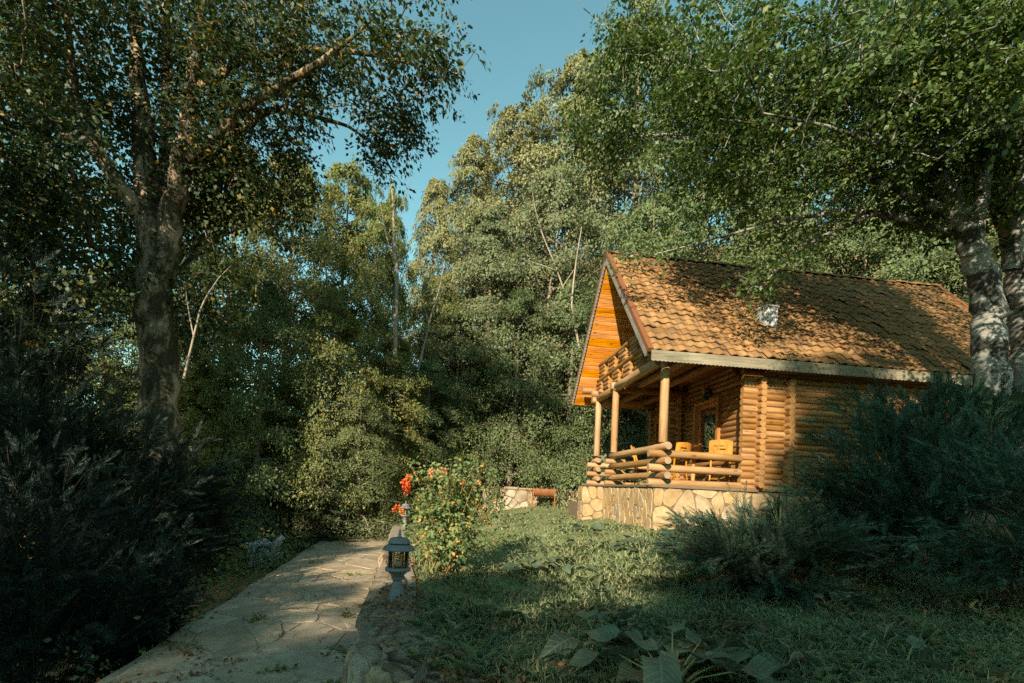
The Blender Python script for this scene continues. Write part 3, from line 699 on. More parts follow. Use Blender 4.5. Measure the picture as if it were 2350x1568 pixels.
for k in range(npl):
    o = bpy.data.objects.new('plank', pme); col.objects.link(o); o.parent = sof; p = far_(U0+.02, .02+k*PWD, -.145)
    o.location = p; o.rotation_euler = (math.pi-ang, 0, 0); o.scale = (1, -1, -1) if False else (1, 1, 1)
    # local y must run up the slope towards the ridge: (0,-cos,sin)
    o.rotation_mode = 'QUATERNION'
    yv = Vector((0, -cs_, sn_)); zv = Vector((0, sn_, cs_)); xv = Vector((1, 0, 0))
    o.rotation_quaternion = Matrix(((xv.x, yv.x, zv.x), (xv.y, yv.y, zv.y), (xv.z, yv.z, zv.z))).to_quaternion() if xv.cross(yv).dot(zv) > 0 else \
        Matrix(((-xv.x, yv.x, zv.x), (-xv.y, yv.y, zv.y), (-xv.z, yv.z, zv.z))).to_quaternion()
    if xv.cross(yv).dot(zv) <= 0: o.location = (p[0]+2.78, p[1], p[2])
# gable wall behind the balcony and the far gable end
gm = MB()
for u in (2.16, 8.9):
    V = [(u, -.1, z_(1.9)), (u, 5.3, z_(1.9)), (u, VA, z_(WA)-.2), (u+.06, -.1, z_(1.9)), (u+.06, 5.3, z_(1.9)), (u+.06, VA, z_(WA)-.2)]
    gm.add(V, [(0, 2, 1), (3, 4, 5), (0, 1, 4, 3), (1, 2, 5, 4), (2, 0, 3, 5)])
gm.build('gable_wall', M['log_dark'], cabin)
mm = MB(); mm.box(8.5, 8.6, 0.1, 4.6, FLOOR, z_(1.95)); mm.build('rear_wall', M['log_dark'], cabin)
# chimney: white rendered vent standing in the tiles
cm = MB(); cb = near(2.42, 1.28, 0); cm.box(cb[0], cb[0]+.30, cb[1], cb[1]+.30, cb[2]-.05, cb[2]+.50); cm.box(cb[0]-.02, cb[0]+.32, cb[1]-.02, cb[1]+.32, cb[2]+.502, cb[2]+.54)
cm.build('chimney', M['white'], roof)
# --- horn ornament on the logs above the window
orn = empty('wall_ornament', hw(1.97, 1.92, 1.52), YAW); tag(orn, 'pale horn and dark bells hanging on the log wall above the cabin window', 'ornament')
m = MB(); m.tube([(-.03, .06, .0), (-.06, .07, .10), (-.07, .075, .2), (-.07, .08, .32)], [.05, .06, .03, .014], 10); m.build('horn', M['rail'], orn, True)
for dy, dz in ((.03, -.10), (-.16, -.02)):
    m = MB(); m.lathe([(.002, dz+.14), (.03, dz+.12), (.04, dz+.04), (.062, dz-.02), (.066, dz-.08), (.05, dz-.085)], 14, c=(-.05, dy)); m.build('bell', M['iron'], orn, True)
m = MB(); m.box(-.035, .0, -.2, .1, -.03, .03); m.build('bracket', M['log_dark'], orn)

# ------------------------------------------------------------------ porch furniture
def chair(u, v, rz, label):
    root = empty('wooden_chair', hw(u, v, -.90+.022), rz+YAW); tag(root, label, 'chair', 'chairs on the cabin terrace')
    W_, D_, SH, BH = .44, .42, .47, 1.03
    m = MB(); n_ = 10; V = []; F = []
    for zt in (SH-.022, SH):
        for k in range(4*n_):
            a = 2*math.pi*k/(4*n_); ca, sa = math.cos(a), math.sin(a); e = .55
            V.append((math.copysign(abs(ca)**e, ca)*W_/2, math.copysign(abs(sa)**e, sa)*D_/2, zt-(.012*(1-abs(ca)) if zt == SH else 0)))
    N = 4*n_
    for k in range(N): k2 = (k+1) % N; F.append((k, k2, N+k2, N+k))
    F += [tuple(range(N))[::-1], tuple(range(N, 2*N))]; m.add(V, F); m.build('seat', M['chairwood'], root)
    for sx_ in (-1, 1):
        m = MB(); m.tube([(sx_*.185, -.175, SH-.02), (sx_*.20, -.20, 0)], [.021, .015], 8); m.build('leg', M['chairwood'], root, True)
        m = MB(); m.tube([(sx_*.215, .26, 0), (sx_*.19, .19, SH-.02), (sx_*.19, .21, SH+.2), (sx_*.195, .29, BH-.04)], [.016, .021, .021, .014], 8); m.build('leg', M['chairwood'], root, True)
    m = MB(); V = []; F = []; n_ = 14                       # curved back panel with cut slots
    def bx(k, zz, t): a = (k/n_-.5)*2; return (a*.235, .235+.06*(1-a*a)+.30*(zz-SH-.25)*.6+t, zz)
    zs = [SH+.27, SH+.36, SH+.39, SH+.43, SH+.46, BH]
    for t in (0, .016):
        for zz in zs:
            for k in range(n_+1): V.append(bx(k, zz+(.02*(1-((k/n_-.5)*2)**2) if zz == BH else 0), t))
    n1 = n_+1; nz = len(zs); lay = n1*nz
    def hole(k, r_): return (r_ == 1 and 4 <= k <= 8) or (r_ == 3 and 5 <= k <= 10)
    for r_ in range(nz-1):
        for k in range(n_):
            a = r_*n1+k
            if hole(k, r_): continue
            F += [(a, a+1, a+1+n1, a+n1), (lay+a+n1, lay+a+1+n1, lay+a+1, lay+a)]
            for (p, q, kk, rr) in ((a, a+1, k, r_-1), (a+n1, a+n1+1, k, r_+1), (a, a+n1, k-1, r_), (a+1, a+1+n1, k+1, r_)):
                if kk < 0 or kk >= n_ or rr < 0 or rr >= nz-1 or hole(kk, rr): F.append((p, q, lay+q, lay+p))
    m.add(V, F); m.build('backrest', M['chairwood'], root)
    m = MB(); m.tube([(-.195, -.19, .2), (.195, -.19, .2)], .010, 6); m.tube([(-.20, .22, .2), (.20, .22, .2)], .010, 6)
    m.tube([(-.197, -.19, .16), (-.20, .225, .16)], .010, 6); m.tube([(.197, -.19, .16), (.20, .225, .16)], .010, 6); m.build('stretcher', M['chairwood'], root, True)
chair(.98, 1.55, math.radians(200), 'orange wooden chair near the terrace corner, left of the pedestal table')
chair(1.62, .62, math.radians(150), 'orange wooden chair under the cabin window, right of the table')
chair(.62, 2.5, math.radians(60), 'orange wooden chair at the back left of the terrace, mostly hidden by rails')
tb = empty('pedestal_table', hw(1.42, 1.45, -.878), YAW); tag(tb, 'round wooden pedestal table between the orange chairs on the terrace', 'table')
m = MB(); m.lathe([(.40, .735), (.42, .75), (.42, .765), (.40, .775)], 32); m.build('tabletop', M['chairwood'], tb)
m = MB(); m.lathe([(.10, .735), (.05, .70), (.035, .55), (.055, .35), (.045, .2), (.06, .12)], 16); m.build('column', M['chairwood'], tb, True)
for k in range(4):
    a = k*math.pi/2+.4; m = MB(); m.tube([(.04*math.cos(a), .04*math.sin(a), .16), (.18*math.cos(a), .18*math.sin(a), .10), (.30*math.cos(a), .30*math.sin(a), .02)], [.03, .025, .02], 8); m.build('foot', M['chairwood'], tb, True)

# ------------------------------------------------------------------ low stone wall behind the lawn, trough grill
lwz = .88
lw = empty('garden_wall', (1.3, 19.2, lwz)); tag(lw, 'low pale stone garden wall beyond the lawn, left of the cabin', 'wall')
m = MB(); m.box(-1.82, 4.2, .0, .35, -.4, .74); m.box(-2.15, -1.822, .02, 3.2, -.4, .72); m.build('wall_core', M['mortar'], lw)
rg = np.random.default_rng(40)
for P in cells(rg, 5.8, 1.0, 36, 1., 1): stone('stone', P, lambda a, b, h: (a-1.82, -h, b-.28), .015, rg.uniform(.015, .045), M['stone_low'], lw, rg, .3, .03, False, .95)
for P in cells(rg, .34, 1.0, 4, .5, 1): stone('stone', P, lambda a, b, h: (a-2.16, -h+.02, b-.3), .015, rg.uniform(.015, .045), M['stone_low'], lw, rg, .3, .03, False, .95)
for k in range(11):
    if k == 9: continue
    m = MB(); w_ = .52+rnd.uniform(-.04, .04); m.box(-1.85+.55*k, -1.85+.55*k+w_, -.03, .38, .742, .80+rnd.uniform(0, .03)); m.build('coping_stone', M['stone_low'], lw)
bb = empty('trough_grill', at(1246, 1163, 18.2)); bb.location.z = lawn_z(np.array(bb.location.x), np.array(bb.location.y)); tag(bb, 'rusty half-barrel grill standing against the garden wall', 'grill')
m = MB(); V = []; F = []; n_ = 12
for x in (-.42, .42):
    for r_ in (.30, .285):
        for k in range(n_+1): a = math.pi*(1+k/n_); V.append((x, r_*math.cos(a), .66+r_*math.sin(a)))
L_ = n_+1
for k in range(n_): F += [(k, k+1, 2*L_+k+1, 2*L_+k), (L_+k+1, L_+k, 3*L_+k, 3*L_+k+1)]
for e in (0, 2*L_): F += [tuple(range(e, e+L_))]
m.add(V, F); m.build('trough', M['rust'], bb)
for sx_ in (-.38, .38):
    for sy_ in (-.26, .26):
        m = MB(); m.tube([(sx_, sy_, .68), (sx_*1.1, sy_*1.1, -.05)], .022, 6); m.build('leg', M['rust'], bb)

# ------------------------------------------------------------------ garden lamps
def lamp(loc, label, rz=0):
    root = empty('garden_lamp', loc, rz); tag(root, label, 'lamp', 'garden lamps on the retaining wall')
    m = MB(); m.lathe([(.098, -.02), (.094, .010), (.070, .07), (.052, .15), (.045, .20)], 20); m.build('base', M['lampmetal'], root, True)
    m = MB(); m.lathe([(.058, .20), (.062, .215), (.062, .225), (.054, .23), (.07, .245), (.075, .26), (.09, .265), (.092, .285)], 24); m.build('neck', M['lampmetal'], root)
    m = MB(); m.lathe([(.092, .285), (.125, .288), (.132, .30), (.130, .318), (.118, .328), (.10, .328)], 28); m.build('tray', M['lampmetal'], root, True)
    m = MB()
    m.lathe([(.097, .33), (.097, .505)], 28, cap=False)
    m.build('glass', M['amber'], root, True)
    for k in range(4):
        a = math.pi/4+k*math.pi/2+.35; m = MB(); m.tube([(.108*math.cos(a), .108*math.sin(a), .325), (.108*math.cos(a), .108*math.sin(a), .51)], .011, 6); m.build('upright', M['lampmetal'], root)
    for k in range(2):
        a = k*math.pi/2+.3; m = MB(); m.tube([(.09*math.cos(a), .09*math.sin(a), .50), (0, 0, .455), (-.09*math.cos(a), -.09*math.sin(a), .50)], .005, 5); m.build('wire', M['iron'], root)
    m = MB(); m.lathe([(.10, .505), (.165, .507), (.170, .513), (.150, .535), (.118, .565), (.112, .567)], 32); m.build('lower_hood', M['lampmetal'], root)
    m = MB(); m.lathe([(.10, .567), (.118, .580), (.118, .587), (.092, .625), (.078, .632)], 32); m.build('upper_hood', M['lampmetal'], root)
    m = MB(); m.lathe([(.03, .63), (.024, .645), (.014, .655), (.018, .672), (.010, .685), (.016, .70), (.006, .72), (.001, .745)], 12); m.build('finial', M['lampmetal'], root, True)
    m = MB(); m.lathe([(.030, .335), (.034, .365), (.030, .39)], 16); b = m.build('bulb', M['white'], root, True)
    m = MB(); m.tube([(.028*math.cos(t*.55), .028*math.sin(t*.55), .39+.0021*t) for t in range(36)], .0085, 6); m.build('bulb_spiral', M['white'], b, True)
lamp(tuple(at(910, 1362, 5.1)[:2])+(.445,), 'dark metal garden lamp with amber glass, standing nearest on the wall top', .2)
lamp((-2.74, 13.6, .44), 'second garden lamp farther along the wall, half hidden behind the rose bush')

# ================================================================== vegetation
def leaves(rg, C, out, K, rad, size, up=.6, flat=.22, droop=.35, wid=.30, jit=.55):
    """sprays of folded leaves round the points C; returns verts, quads"""
    Mn = len(C); N = Mn*K
    n = nrm(out*(1-up)+np.array([0, 0, up])+rg.normal(size=(Mn, 3))*.28)
    a = nrm(np.cross(n, rg.normal(size=(Mn, 3)))); b = np.cross(n, a)
    th = rg.uniform(0, 2*np.pi, (Mn, K)); rho = np.sqrt(rg.uniform(0, 1, (Mn, K)))*(rad if np.isscalar(rad) else np.asarray(rad)[:, None])
    rd = a[:, None]*np.cos(th)[..., None]+b[:, None]*np.sin(th)[..., None]
    P = C[:, None]+rd*rho[..., None]+n[:, None]*(rg.normal(size=(Mn, K))*flat*(rad if np.isscalar(rad) else np.asarray(rad)[:, None]))[..., None]
    P[..., 2] -= droop*.35*rho
    ax = nrm(rd+rg.normal(size=(Mn, K, 3))*.5+np.array([0, 0, -droop])); nn = nrm(n[:, None]+rg.normal(size=(Mn, K, 3))*jit)
    sd = nrm(np.cross(ax, nn)); nn = np.cross(sd, ax)
    s_ = size*rg.uniform(.5, 1.45, (Mn, K, 1))
    v0 = P; v1 = P+ax*s_*.42+sd*s_*wid+nn*s_*.07; v2 = P+ax*s_; v3 = P+ax*s_*.42-sd*s_*wid+nn*s_*.07
    V = np.stack([v0, v1, v2, v3], 2).reshape(-1, 3); F = np.arange(N*4).reshape(N, 4)
    return V, F
def frustums(P0, P1, R0, R1, k):
    d = nrm(P1-P0); ref = np.where(np.abs(d[:, 2:3]) < .9, np.array([[0, 0, 1.]]), np.array([[1., 0, 0]]))
    a = nrm(np.cross(d, ref)); b = np.cross(d, a); th = np.arange(k)*2*np.pi/k
    ring = a[:, None]*np.cos(th)[None, :, None]+b[:, None]*np.sin(th)[None, :, None]
    V = np.concatenate([P0[:, None]+ring*R0[:, None, None], P1[:, None]+ring*R1[:, None, None]], 1).reshape(-1, 3)
    n = len(P0); base = np.arange(n)[:, None]*2*k; j = np.arange(k)[None]; j2 = (j+1) % k
    F = np.stack([base+j, base+j2, base+k+j2, base+k+j], -1).reshape(-1, 4)
    return V, F
def grow(limbs, targets, rg, wpath=.35, sag=.04):
    """join the targets to the limbs, nearest first, so the twigs fork like branches"""
    P = []; D = []; par = []
    for L in limbs:
        L = np.array(L)[:, :3]; Q = []
        for k in range(len(L)-1):
            nseg = max(1, int(np.linalg.norm(L[k+1]-L[k])/.35)); Q += [L[k]+(L[k+1]-L[k])*t/nseg for t in range(nseg)]
        Q.append(L[-1]); d0 = np.linalg.norm(Q[0]-np.array(limbs[0][0][:3]))
        for k, q in enumerate(Q):
            P.append(q); D.append(d0+(np.linalg.norm(q-Q[0]))); par.append(-1)
    n0 = len(P); cap_ = n0+len(targets)*3
    A = np.zeros((cap_, 3)); A[:n0] = P; B = np.zeros(cap_); B[:n0] = D; par = list(par)+[0]*(cap_-n0); n = n0
    dm = np.array([np.min(np.linalg.norm(A[:n0]-t, axis=1)) for t in targets]); tips = []
    for i in np.argsort(dm):
        t = targets[i]; d = np.linalg.norm(A[:n]-t, axis=1); j = int(np.argmin(d+wpath*B[:n]*.5+1e-6)); p = A[j]; last = j
        for f in (1/3, 2/3, 1.):
            q = p+(t-p)*f; q = q+(rg.normal(size=3)*.05*d[j] if f < 1 else 0); q[2] += sag*d[j]*math.sin(f*math.pi)
            A[n] = q; B[n] = B[j]+d[j]*f; par[n] = last; last = n; n += 1
        tips.append(n-1)
    cnt = np.zeros(n)
    for t in tips: cnt[t] += 1
    for k in range(n-1, n0-1, -1): cnt[par[k]] += cnt[k]
    idx = np.arange(n0, n); pi = np.array(par[n0:n])
    return A, idx, pi, cnt
def twig_mesh(A, idx, pi, cnt, r0=.006, p=.45, k=4, mn=0):
    r = r0*np.maximum(cnt, 1)**p; sel = cnt[idx] >= mn
    i_, p_ = idx[sel], pi[sel]
    return frustums(A[p_], A[i_], np.minimum(r[p_], r[i_]*1.35), r[i_], k)
def cat_mesh(parts):
    V = []; F = []; b = 0
    for v, f in parts: V.append(v); F.append(f+b); b += len(v)
    return np.concatenate(V), np.concatenate(F)
def limb_parts(limbs, n=12, wob=.05, rg=None):
    m_ = []
    for L in limbs:
        L = np.array(L, float); t = np.linspace(0, len(L)-1, (len(L)-1)*5+1); ii = np.arange(len(L))
        P = np.stack([np.interp(t, ii, L[:, c]) for c in range(4)], 1)
        for _ in range(2): P[1:-1] = (P[:-2]+2*P[1:-1]+P[2:])/4          # soften the kinks
        if rg is not None: P[1:-1, :3] += rg.normal(size=(len(P)-2, 3))*P[1:-1, 3:4]*.10
        b = MB(); b.tube(P[:, :3], P[:, 3], n, cap=False, wob=wob, rg=rg)
        m_.append((np.array(b.V), np.array(b.F)))
    return cat_mesh(m_)

def blob_points(rg, n, ell, sh=.55, freq=1.1, cut=.32):
    """points in the ellipsoids (x,y,z,rx,ry,rz,weight), denser to the shell, with holes between clumps"""
    ell = np.array(ell, float); w = ell[:, 6]/ell[:, 6].sum(); P = []
    ph = rg.uniform(0, 6.28, (4, 3)); kf = rg.normal(size=(4, 3))*freq
    while len(P) < n:
        k = rg.choice(len(ell), p=w); d = rg.normal(size=3); d /= np.linalg.norm(d); r = rg.uniform(0, 1)**sh
        q = ell[k, :3]+d*r*ell[k, 3:6]*(1+.12*math.sin(d[0]*5+k)+.1*math.sin(d[2]*7+2*k))
        f = sum(math.sin(kf[j]@q+ph[j, 0]) for j in range(4))/4*.5+.5
        if f < cut and rg.uniform() < .85: continue
        P.append(q)
    return np.array(P)

def tree_obj(name, root_loc, trunkVF, crownVF, barkm, leafm, label, cat='tree', group=None, rz=0):
    root = empty(name, root_loc, rz); tag(root, label, cat, group)
    o = np.array(root_loc, float)
    if trunkVF is not None: mk('trunk', trunkVF[0]-o, trunkVF[1], barkm, root, True)
    mk('crown', crownVF[0]-o, crownVF[1], leafm, root)
    return root

# ------------------------------------------------------------------ the big tree on the left
rg = np.random.default_rng(101)
def px(L, Y0, k=1.): return [tuple(at(a, b, Y0+d))+(r*k,) for (a, b, d, r) in L]
TY = 10.5
base = at(376, 1300, TY)
LT = [px([(378, 1330, 0, .50), (374, 1150, 0, .42), (370, 1000, 0, .38), (366, 820, 0, .36), (360, 650, 0, .345), (352, 540, 0, .31), (343, 440, .1, .25), (332, 330, .2, .21), (322, 220, .3, .17), (312, 100, .3, .12), (300, -60, .3, .07)], TY),
      px([(378, 640, 0, .24), (396, 500, -.1, .22), (412, 410, -.2, .20), (428, 330, -.3, .185), (434, 240, -.3, .16), (452, 120, -.3, .12), (470, -60, -.3, .07)], TY),
      px([(368, 520, .2, .17), (385, 330, .5, .14), (384, 160, .7, .11), (378, -60, .8, .06)], TY),
      px([(424, 375, -.2, .11), (500, 312, -.6, .095), (562, 250, -.9, .085), (640, 200, -1.2, .07), (725, 150, -1.5, .06), (800, 95, -1.7, .035), (860, 40, -1.8, .015)], TY),
      px([(432, 390, 0, .10), (530, 322, .2, .085), (620, 248, .4, .07), (700, 262, .6, .05), (800, 288, .8, .035), (875, 345, 1., .018), (905, 400, 1.1, .01)], TY),
      px([(440, 215, -.2, .09), (560, 132, -.5, .07), (700, 112, -.9, .05), (850, 124, -1.2, .035), (960, 150, -1.4, .022), (1060, 172, -1.5, .01)], TY),
      px([(345, 545, 0, .15), (285, 440, -.3, .14), (215, 335, -.6, .12), (172, 230, -.8, .09), (160, 110, -1., .06), (150, 0, -1.1, .03)], TY),
      px([(225, 352, -.5, .07), (130, 300, -.7, .05), (40, 270, -.9, .03), (-60, 250, -1., .015)], TY),
      px([(312, 470, -.2, .06), (210, 410, .2, .045), (90, 430, .5, .03), (0, 440, .6, .015)], TY),
      px([(392, 640, .2, .05), (470, 560, .6, .035), (560, 520, .9, .025), (640, 480, 1.1, .012)], TY),
      px([(348, 700, -.1, .05), (280, 640, -.4, .035), (200, 600, -.6, .02)], TY)]
ell = []
for (a, b, ra, rb, w_, dy) in ((430, 120, 420, 260, 5., 0), (120, 180, 260, 300, 3.2, -.3), (640, 120, 240, 190, 2.2, -.8), (840, 130, 190, 120, 1.0, -1.2), (1000, 165, 95, 70, .28, -1.4),
                               (860, 330, 110, 90, .45, .9), (930, 290, 80, 60, .25, 0.), (560, 400, 200, 150, 1.8, .6), (300, 620, 150, 140, .9, -.1), (470, 640, 120, 160, .9, .5), (400, -150, 700, 160, 2., -.3), (60, 430, 120, 110, .7, .2), (470, 480, 110, 110, .9, .8), (250, 480, 130, 100, .8, .3)):
    c = at(a, b, TY+dy); ell.append((*c, ra/FPX*TY, 2.1 if ra > 150 else 1.0, rb/FPX*TY, w_))
ell += [(-9.6, 7.2, 7.5, 2.0, 1.8, 2.6, 2.6), (-8.5, 7.8, 10.5, 2.4, 1.8, 1.8, 2.), (-8.5, 8.6, 6.0, 1.2, .9, 3.0, 2.6)]  # extra crown lobes, mostly out of view, added to shade the trunk
C = blob_points(rg, 2650, ell, .5, .9, .40)
A, idx, pi, cnt = grow(LT, C, rg)
ctr = at(420, 330, TY)
lv = leaves(rg, C, nrm(C-ctr), 36, .38, .10, up=.55, flat=.13, droop=.5, jit=.42)
tr_ = cat_mesh([limb_parts(LT, 16, .085, rg), twig_mesh(A, idx, pi, cnt, .005, .44, 4)])
tree_obj('broadleaf_tree', (base[0], base[1], gz(base[0], base[1])-.1), tr_, lv, M['bark_left'], M['leaf_left'], 'huge many-limbed tree with thick mossy trunk filling the upper left', 'tree')

# ------------------------------------------------------------------ the twin-trunked beech over the roof
rg = np.random.default_rng(202); BY = 8.5
RT = [px([(2282, 1180, 0, .36), (2280, 1000, 0, .31), (2276, 860, 0, .245), (2270, 740, 0, .24), (2256, 640, 0, .22), (2234, 560, 0, .19), (2195, 480, .1, .17), (2155, 400, .2, .13), (2115, 300, .3, .10), (2085, 180, .4, .07), (2060, 40, .5, .05), (2045, -80, .5, .03)], BY),
      px([(2338, 1180, .3, .32), (2342, 1000, .3, .28), (2350, 840, .3, .23), (2354, 730, .3, .225), (2336, 600, .3, .20), (2304, 480, .2, .17), (2288, 350, .1, .16), (2262, 200, .2, .13), (2248, 60, .3, .10), (2240, -80, .3, .06)], BY),
      px([(2226, 590, 0, .15), (2250, 470, -.1, .12), (2268, 320, -.2, .09), (2285, 120, -.3, .06), (2300, -60, -.3, .03)], BY),
      px([(2320, 620, 0, .12), (2345, 500, -.2, .10), (2340, 300, -.3, .08), (2355, 100, -.4, .05)], BY),
      px([(2205, 505, .1, .10), (2060, 432, .3, .075), (1900, 372, .6, .055), (1750, 335, .8, .04), (1560, 305, 1.4, .026), (1400, 320, 2.2, .016), (1280, 345, 2.6, .008)], BY),
      px([(2120, 310, .3, .075), (1960, 232, .4, .06), (1760, 190, .6, .045), (1560, 150, .8, .028), (1420, 85, 1., .015), (1340, 20, 1.1, .008)], BY),
      px([(2215, 545, .1, .085), (2080, 500, .3, .06), (1950, 482, .6, .045), (1800, 505, .9, .03), (1650, 545, 1.2, .02), (1500, 585, 1.4, .010)], BY),
      px([(2010, 490, .4, .04), (1890, 540, .5, .03), (1800, 600, .6, .02), (1745, 660, .7, .010)], BY),
      px([(2085, 190, .4, .05), (1960, 90, .2, .035), (1800, 30, .1, .02), (1650, -20, .1, .01)], BY),
      px([(2160, 430, .2, .06), (2040, 340, 0, .045), (1900, 290, -.3, .03), (1750, 260, -.5, .015)], BY),
      px([(2180, 560, .4, .022), (2135, 565, .5, .018), (2110, 610, .6, .015), (2096, 645, .7, .012)], BY)]
ell = []
for (a, b, ra, rb, w_, dy) in ((2150, 200, 230, 250, 3.2, .2), (1900, 200, 230, 220, 3.0, .5), (1660, 200, 220, 180, 2.4, .8), (1460, 110, 130, 130, 1.0, 1.0), (1410, 325, 190, 70, .9, 2.3),
                               (1650, 400, 230, 90, 1.5, 1.), (1900, 450, 200, 100, 1.5, .7), (2120, 470, 130, 110, .9, .4), (1470, 580, 90, 45, .6, 1.4), (1620, 520, 120, 55, .55, 1.2), (1800, 560, 110, 60, .55, .7), (1745, 640, 50, 60, .45, .7), (1850, 560, 80, 45, .4, .6), (1900, -120, 600, 130, 2.2, .4), (2300, 380, 90, 200, .8, 0)):
    c = at(a, b, BY+dy); ell.append((*c, ra/FPX*BY, 1.5 if ra > 150 else .7, rb/FPX*BY, w_))
ell += [(6.9, 5.4, 8.4, 1.6, 1.2, 1.4, 1.2), (6.6, 7.0, 8.6, 1.6, 1.0, 1.6, 1.6)]  # crown lobes added on the sunward side to shade roof and trunks
C = blob_points(rg, 2050, ell, .5, 1.1, .40)
sd_ = -np.array(SUN_DIR); X_ = []
while len(X_) < 560:                       # boughs added on the sun's path to shade the roof
    u_ = rg.uniform(1.0, 9.2); s__ = rg.uniform(0, SLEN); f_ = .5+.5*math.sin(u_*2.1+s__*1.1)*math.sin(s__*2.4-u_*.9+1.)
    pr_ = (.10+.75*f_**2)*(.55 if s__ < .9 and u_ < 4.5 else 1.) if u_ < 4.6 else 1. if u_ > 5.6 else .4+.55*f_
    if rg.uniform() > pr_: continue
    q = hw(u_, -OV+s__*cs_, WE+s__*sn_); X_.append(q+sd_*rg.uniform(4.6, 6.6))
for k in range(70): X_.append(np.array([8.3+rg.uniform(-.4, 1.0), 8.5, rg.uniform(3.2, 7.)])+sd_*rg.uniform(2., 3.4))  # leaf clusters added sunward of the trunks to keep them shaded
C = np.concatenate([C, np.array(X_)])
A, idx, pi, cnt = grow(RT, C, rg)
ctr = at(2150, 400, BY)
lv = leaves(rg, C, nrm(C-ctr), 35, .34, .085, up=.58, flat=.13, droop=.45, jit=.42)
tr_ = cat_mesh([limb_parts(RT, 14, .03, rg), twig_mesh(A, idx, pi, cnt, .0045, .44, 4)])
b_ = at(2285, 1180, BY)
tree_obj('beech_tree', (b_[0], b_[1], .9), tr_, lv, M['bark_beech'], M['leaf_right'], 'pale twin-trunked beech whose leafy boughs hang over the cabin roof', 'tree')

# ------------------------------------------------------------------ background trees: a few kinds, then copies
def proto(seed, H, R, nb, nsub, K, leaf, zlo, weep=False, lean=0.):
    """a tree of flat leafy boughs, one above the other, dark between them"""
    rg = np.random.default_rng(seed)
    T = [(0, 0, -.3, R*.05+.05)]; x = y = 0
    for k in range(1, 8):
        x += rg.normal()*.05*H/8+lean*H/8; y += rg.normal()*.05*H/8; T.append((x, y, H*.95*k/7, (R*.05+.05)*(1-k/7.4)))
    TA = np.array(T); limbs = [T]; C = []; N = []; RD = []
    for k in range(nb):
        tt = (k+rg.uniform())/nb; f = zlo+(1-zlo)*tt
        prof = math.sqrt(max(.06, 1-(2*tt-.8)**2/1.5))*(1.05-.3*tt)
        a = k*2.39996+rg.normal()*.35; L = R*prof*rg.uniform(.7, 1.18)
        zz = H*f*.93; o = np.array([np.interp(zz, TA[:, 2], TA[:, 0]), np.interp(zz, TA[:, 2], TA[:, 1]), zz])
        d = np.array([math.cos(a), math.sin(a), 0]); pp = np.array([-d[1], d[0], 0]); rise = rg.uniform(.1, .5)*(1+.6*tt); drp = rg.uniform(.25, .65)*(1.9 if weep else 1.)
        wdt = rg.uniform(.15, .26)
        for q in range(nsub):
            t = rg.uniform(.22, 1.)**.75; lat = rg.normal()*wdt*L*(1.15-.55*t)
            C.append(o+d*L*t+pp*lat+np.array([0, 0, rise*L*t-drp*L*t*t*(1+.5*abs(lat)/L)+rg.normal()*.035*L]))
            N.append(np.array([0, 0, .62])+d*(.35+.75*t*(drp+.25))+pp*lat/L*1.3); RD.append(.10*L+.13)
        r_ = float(np.interp(zz, TA[:, 2], TA[:, 3]))*.42+.008
        if k % 2 == 0: limbs.append([(*o, r_), (*(o+d*L*.4+[0, 0, rise*L*.4-drp*L*.16]), r_*.6), (*(o+d*L*.85+[0, 0, rise*L*.85-drp*L*.72]), r_*.2)])
    C = np.array(C); N = np.array(N); RD = np.array(RD)
    A, idx, pi, cnt = grow(limbs, C, rg, sag=0)
    lv = leaves(rg, C, nrm(N), K, RD, leaf, up=0., flat=.16, droop=.35 if not weep else .9, jit=.38)
    tr = cat_mesh([limb_parts(limbs[:1], 8, .04, rg), limb_parts(limbs[1:], 5, .03, rg), twig_mesh(A, idx, pi, cnt, .005, .45, 3, 2)])
    tm_ = bpy.data.meshes.new('trunk'); fill(tm_, tr[0], tr[1], True); tm_.materials.append(M['bark_bg'])
    cm_ = bpy.data.meshes.new('crown'); fill(cm_, lv[0], lv[1]); cm_.materials.append(M['leaf_mid'])
    return dict(H=H, R=R, trunk=tm_, crown=cm_)
def place(pr, name, loc, H, R, leafm, label, cat='tree', group=None, barkm=None, rz=None, trunk=True):
    root = empty(name, loc, rnd.uniform(0, 6.28) if rz is None else rz); tag(root, label, cat, group)
    root.scale = (R/pr['R'], R/pr['R'], H/pr['H'])
    for nm in (('trunk', 'crown') if trunk else ('crown',)):
        o = bpy.data.objects.new(nm, pr[nm]); col.objects.link(o); o.parent = root
        o.material_slots[0].link = 'OBJECT'; o.material_slots[0].material = leafm if nm == 'crown' else (barkm or M['bark_bg'])
    return root
TALL = [proto(1, 17, 4.2, 125, 8, 56, .125, .10), proto(2, 17, 3.8, 120, 8, 56, .125, .08, weep=True), proto(3, 16, 4.6, 120, 8, 56, .125, .12)]
MID = [proto(4, 9, 2.8, 84, 8, 64, .08, .06), proto(5, 9, 2.4, 84, 8, 64, .08, .05), proto(6, 8.5, 3.0, 84, 8, 64, .08, .08)]
BUSH = [proto(7, 3.2, 1.9, 64, 8, 46, .056, .02), proto(8, 3., 2.1, 64, 8, 46, .056, .02)]
G1, G2, G3 = 'trees on the wooded hillside behind the cabin', 'trees on the slope left of the path', 'shrubs at the edge of the lawn'
def bgtree(pr, pxx, pyt, Y, hwpx, leafm, label, group, base=None, name='broadleaf_tree', barkm=None):
    t = at(pxx, pyt, Y); z0 = gz(t[0], Y)-.1 if base is None else base
    return place(pr, name, (t[0], Y, z0), t[2]-z0, hwpx/FPX*Y*1.3, leafm, label, 'tree', group, barkm)
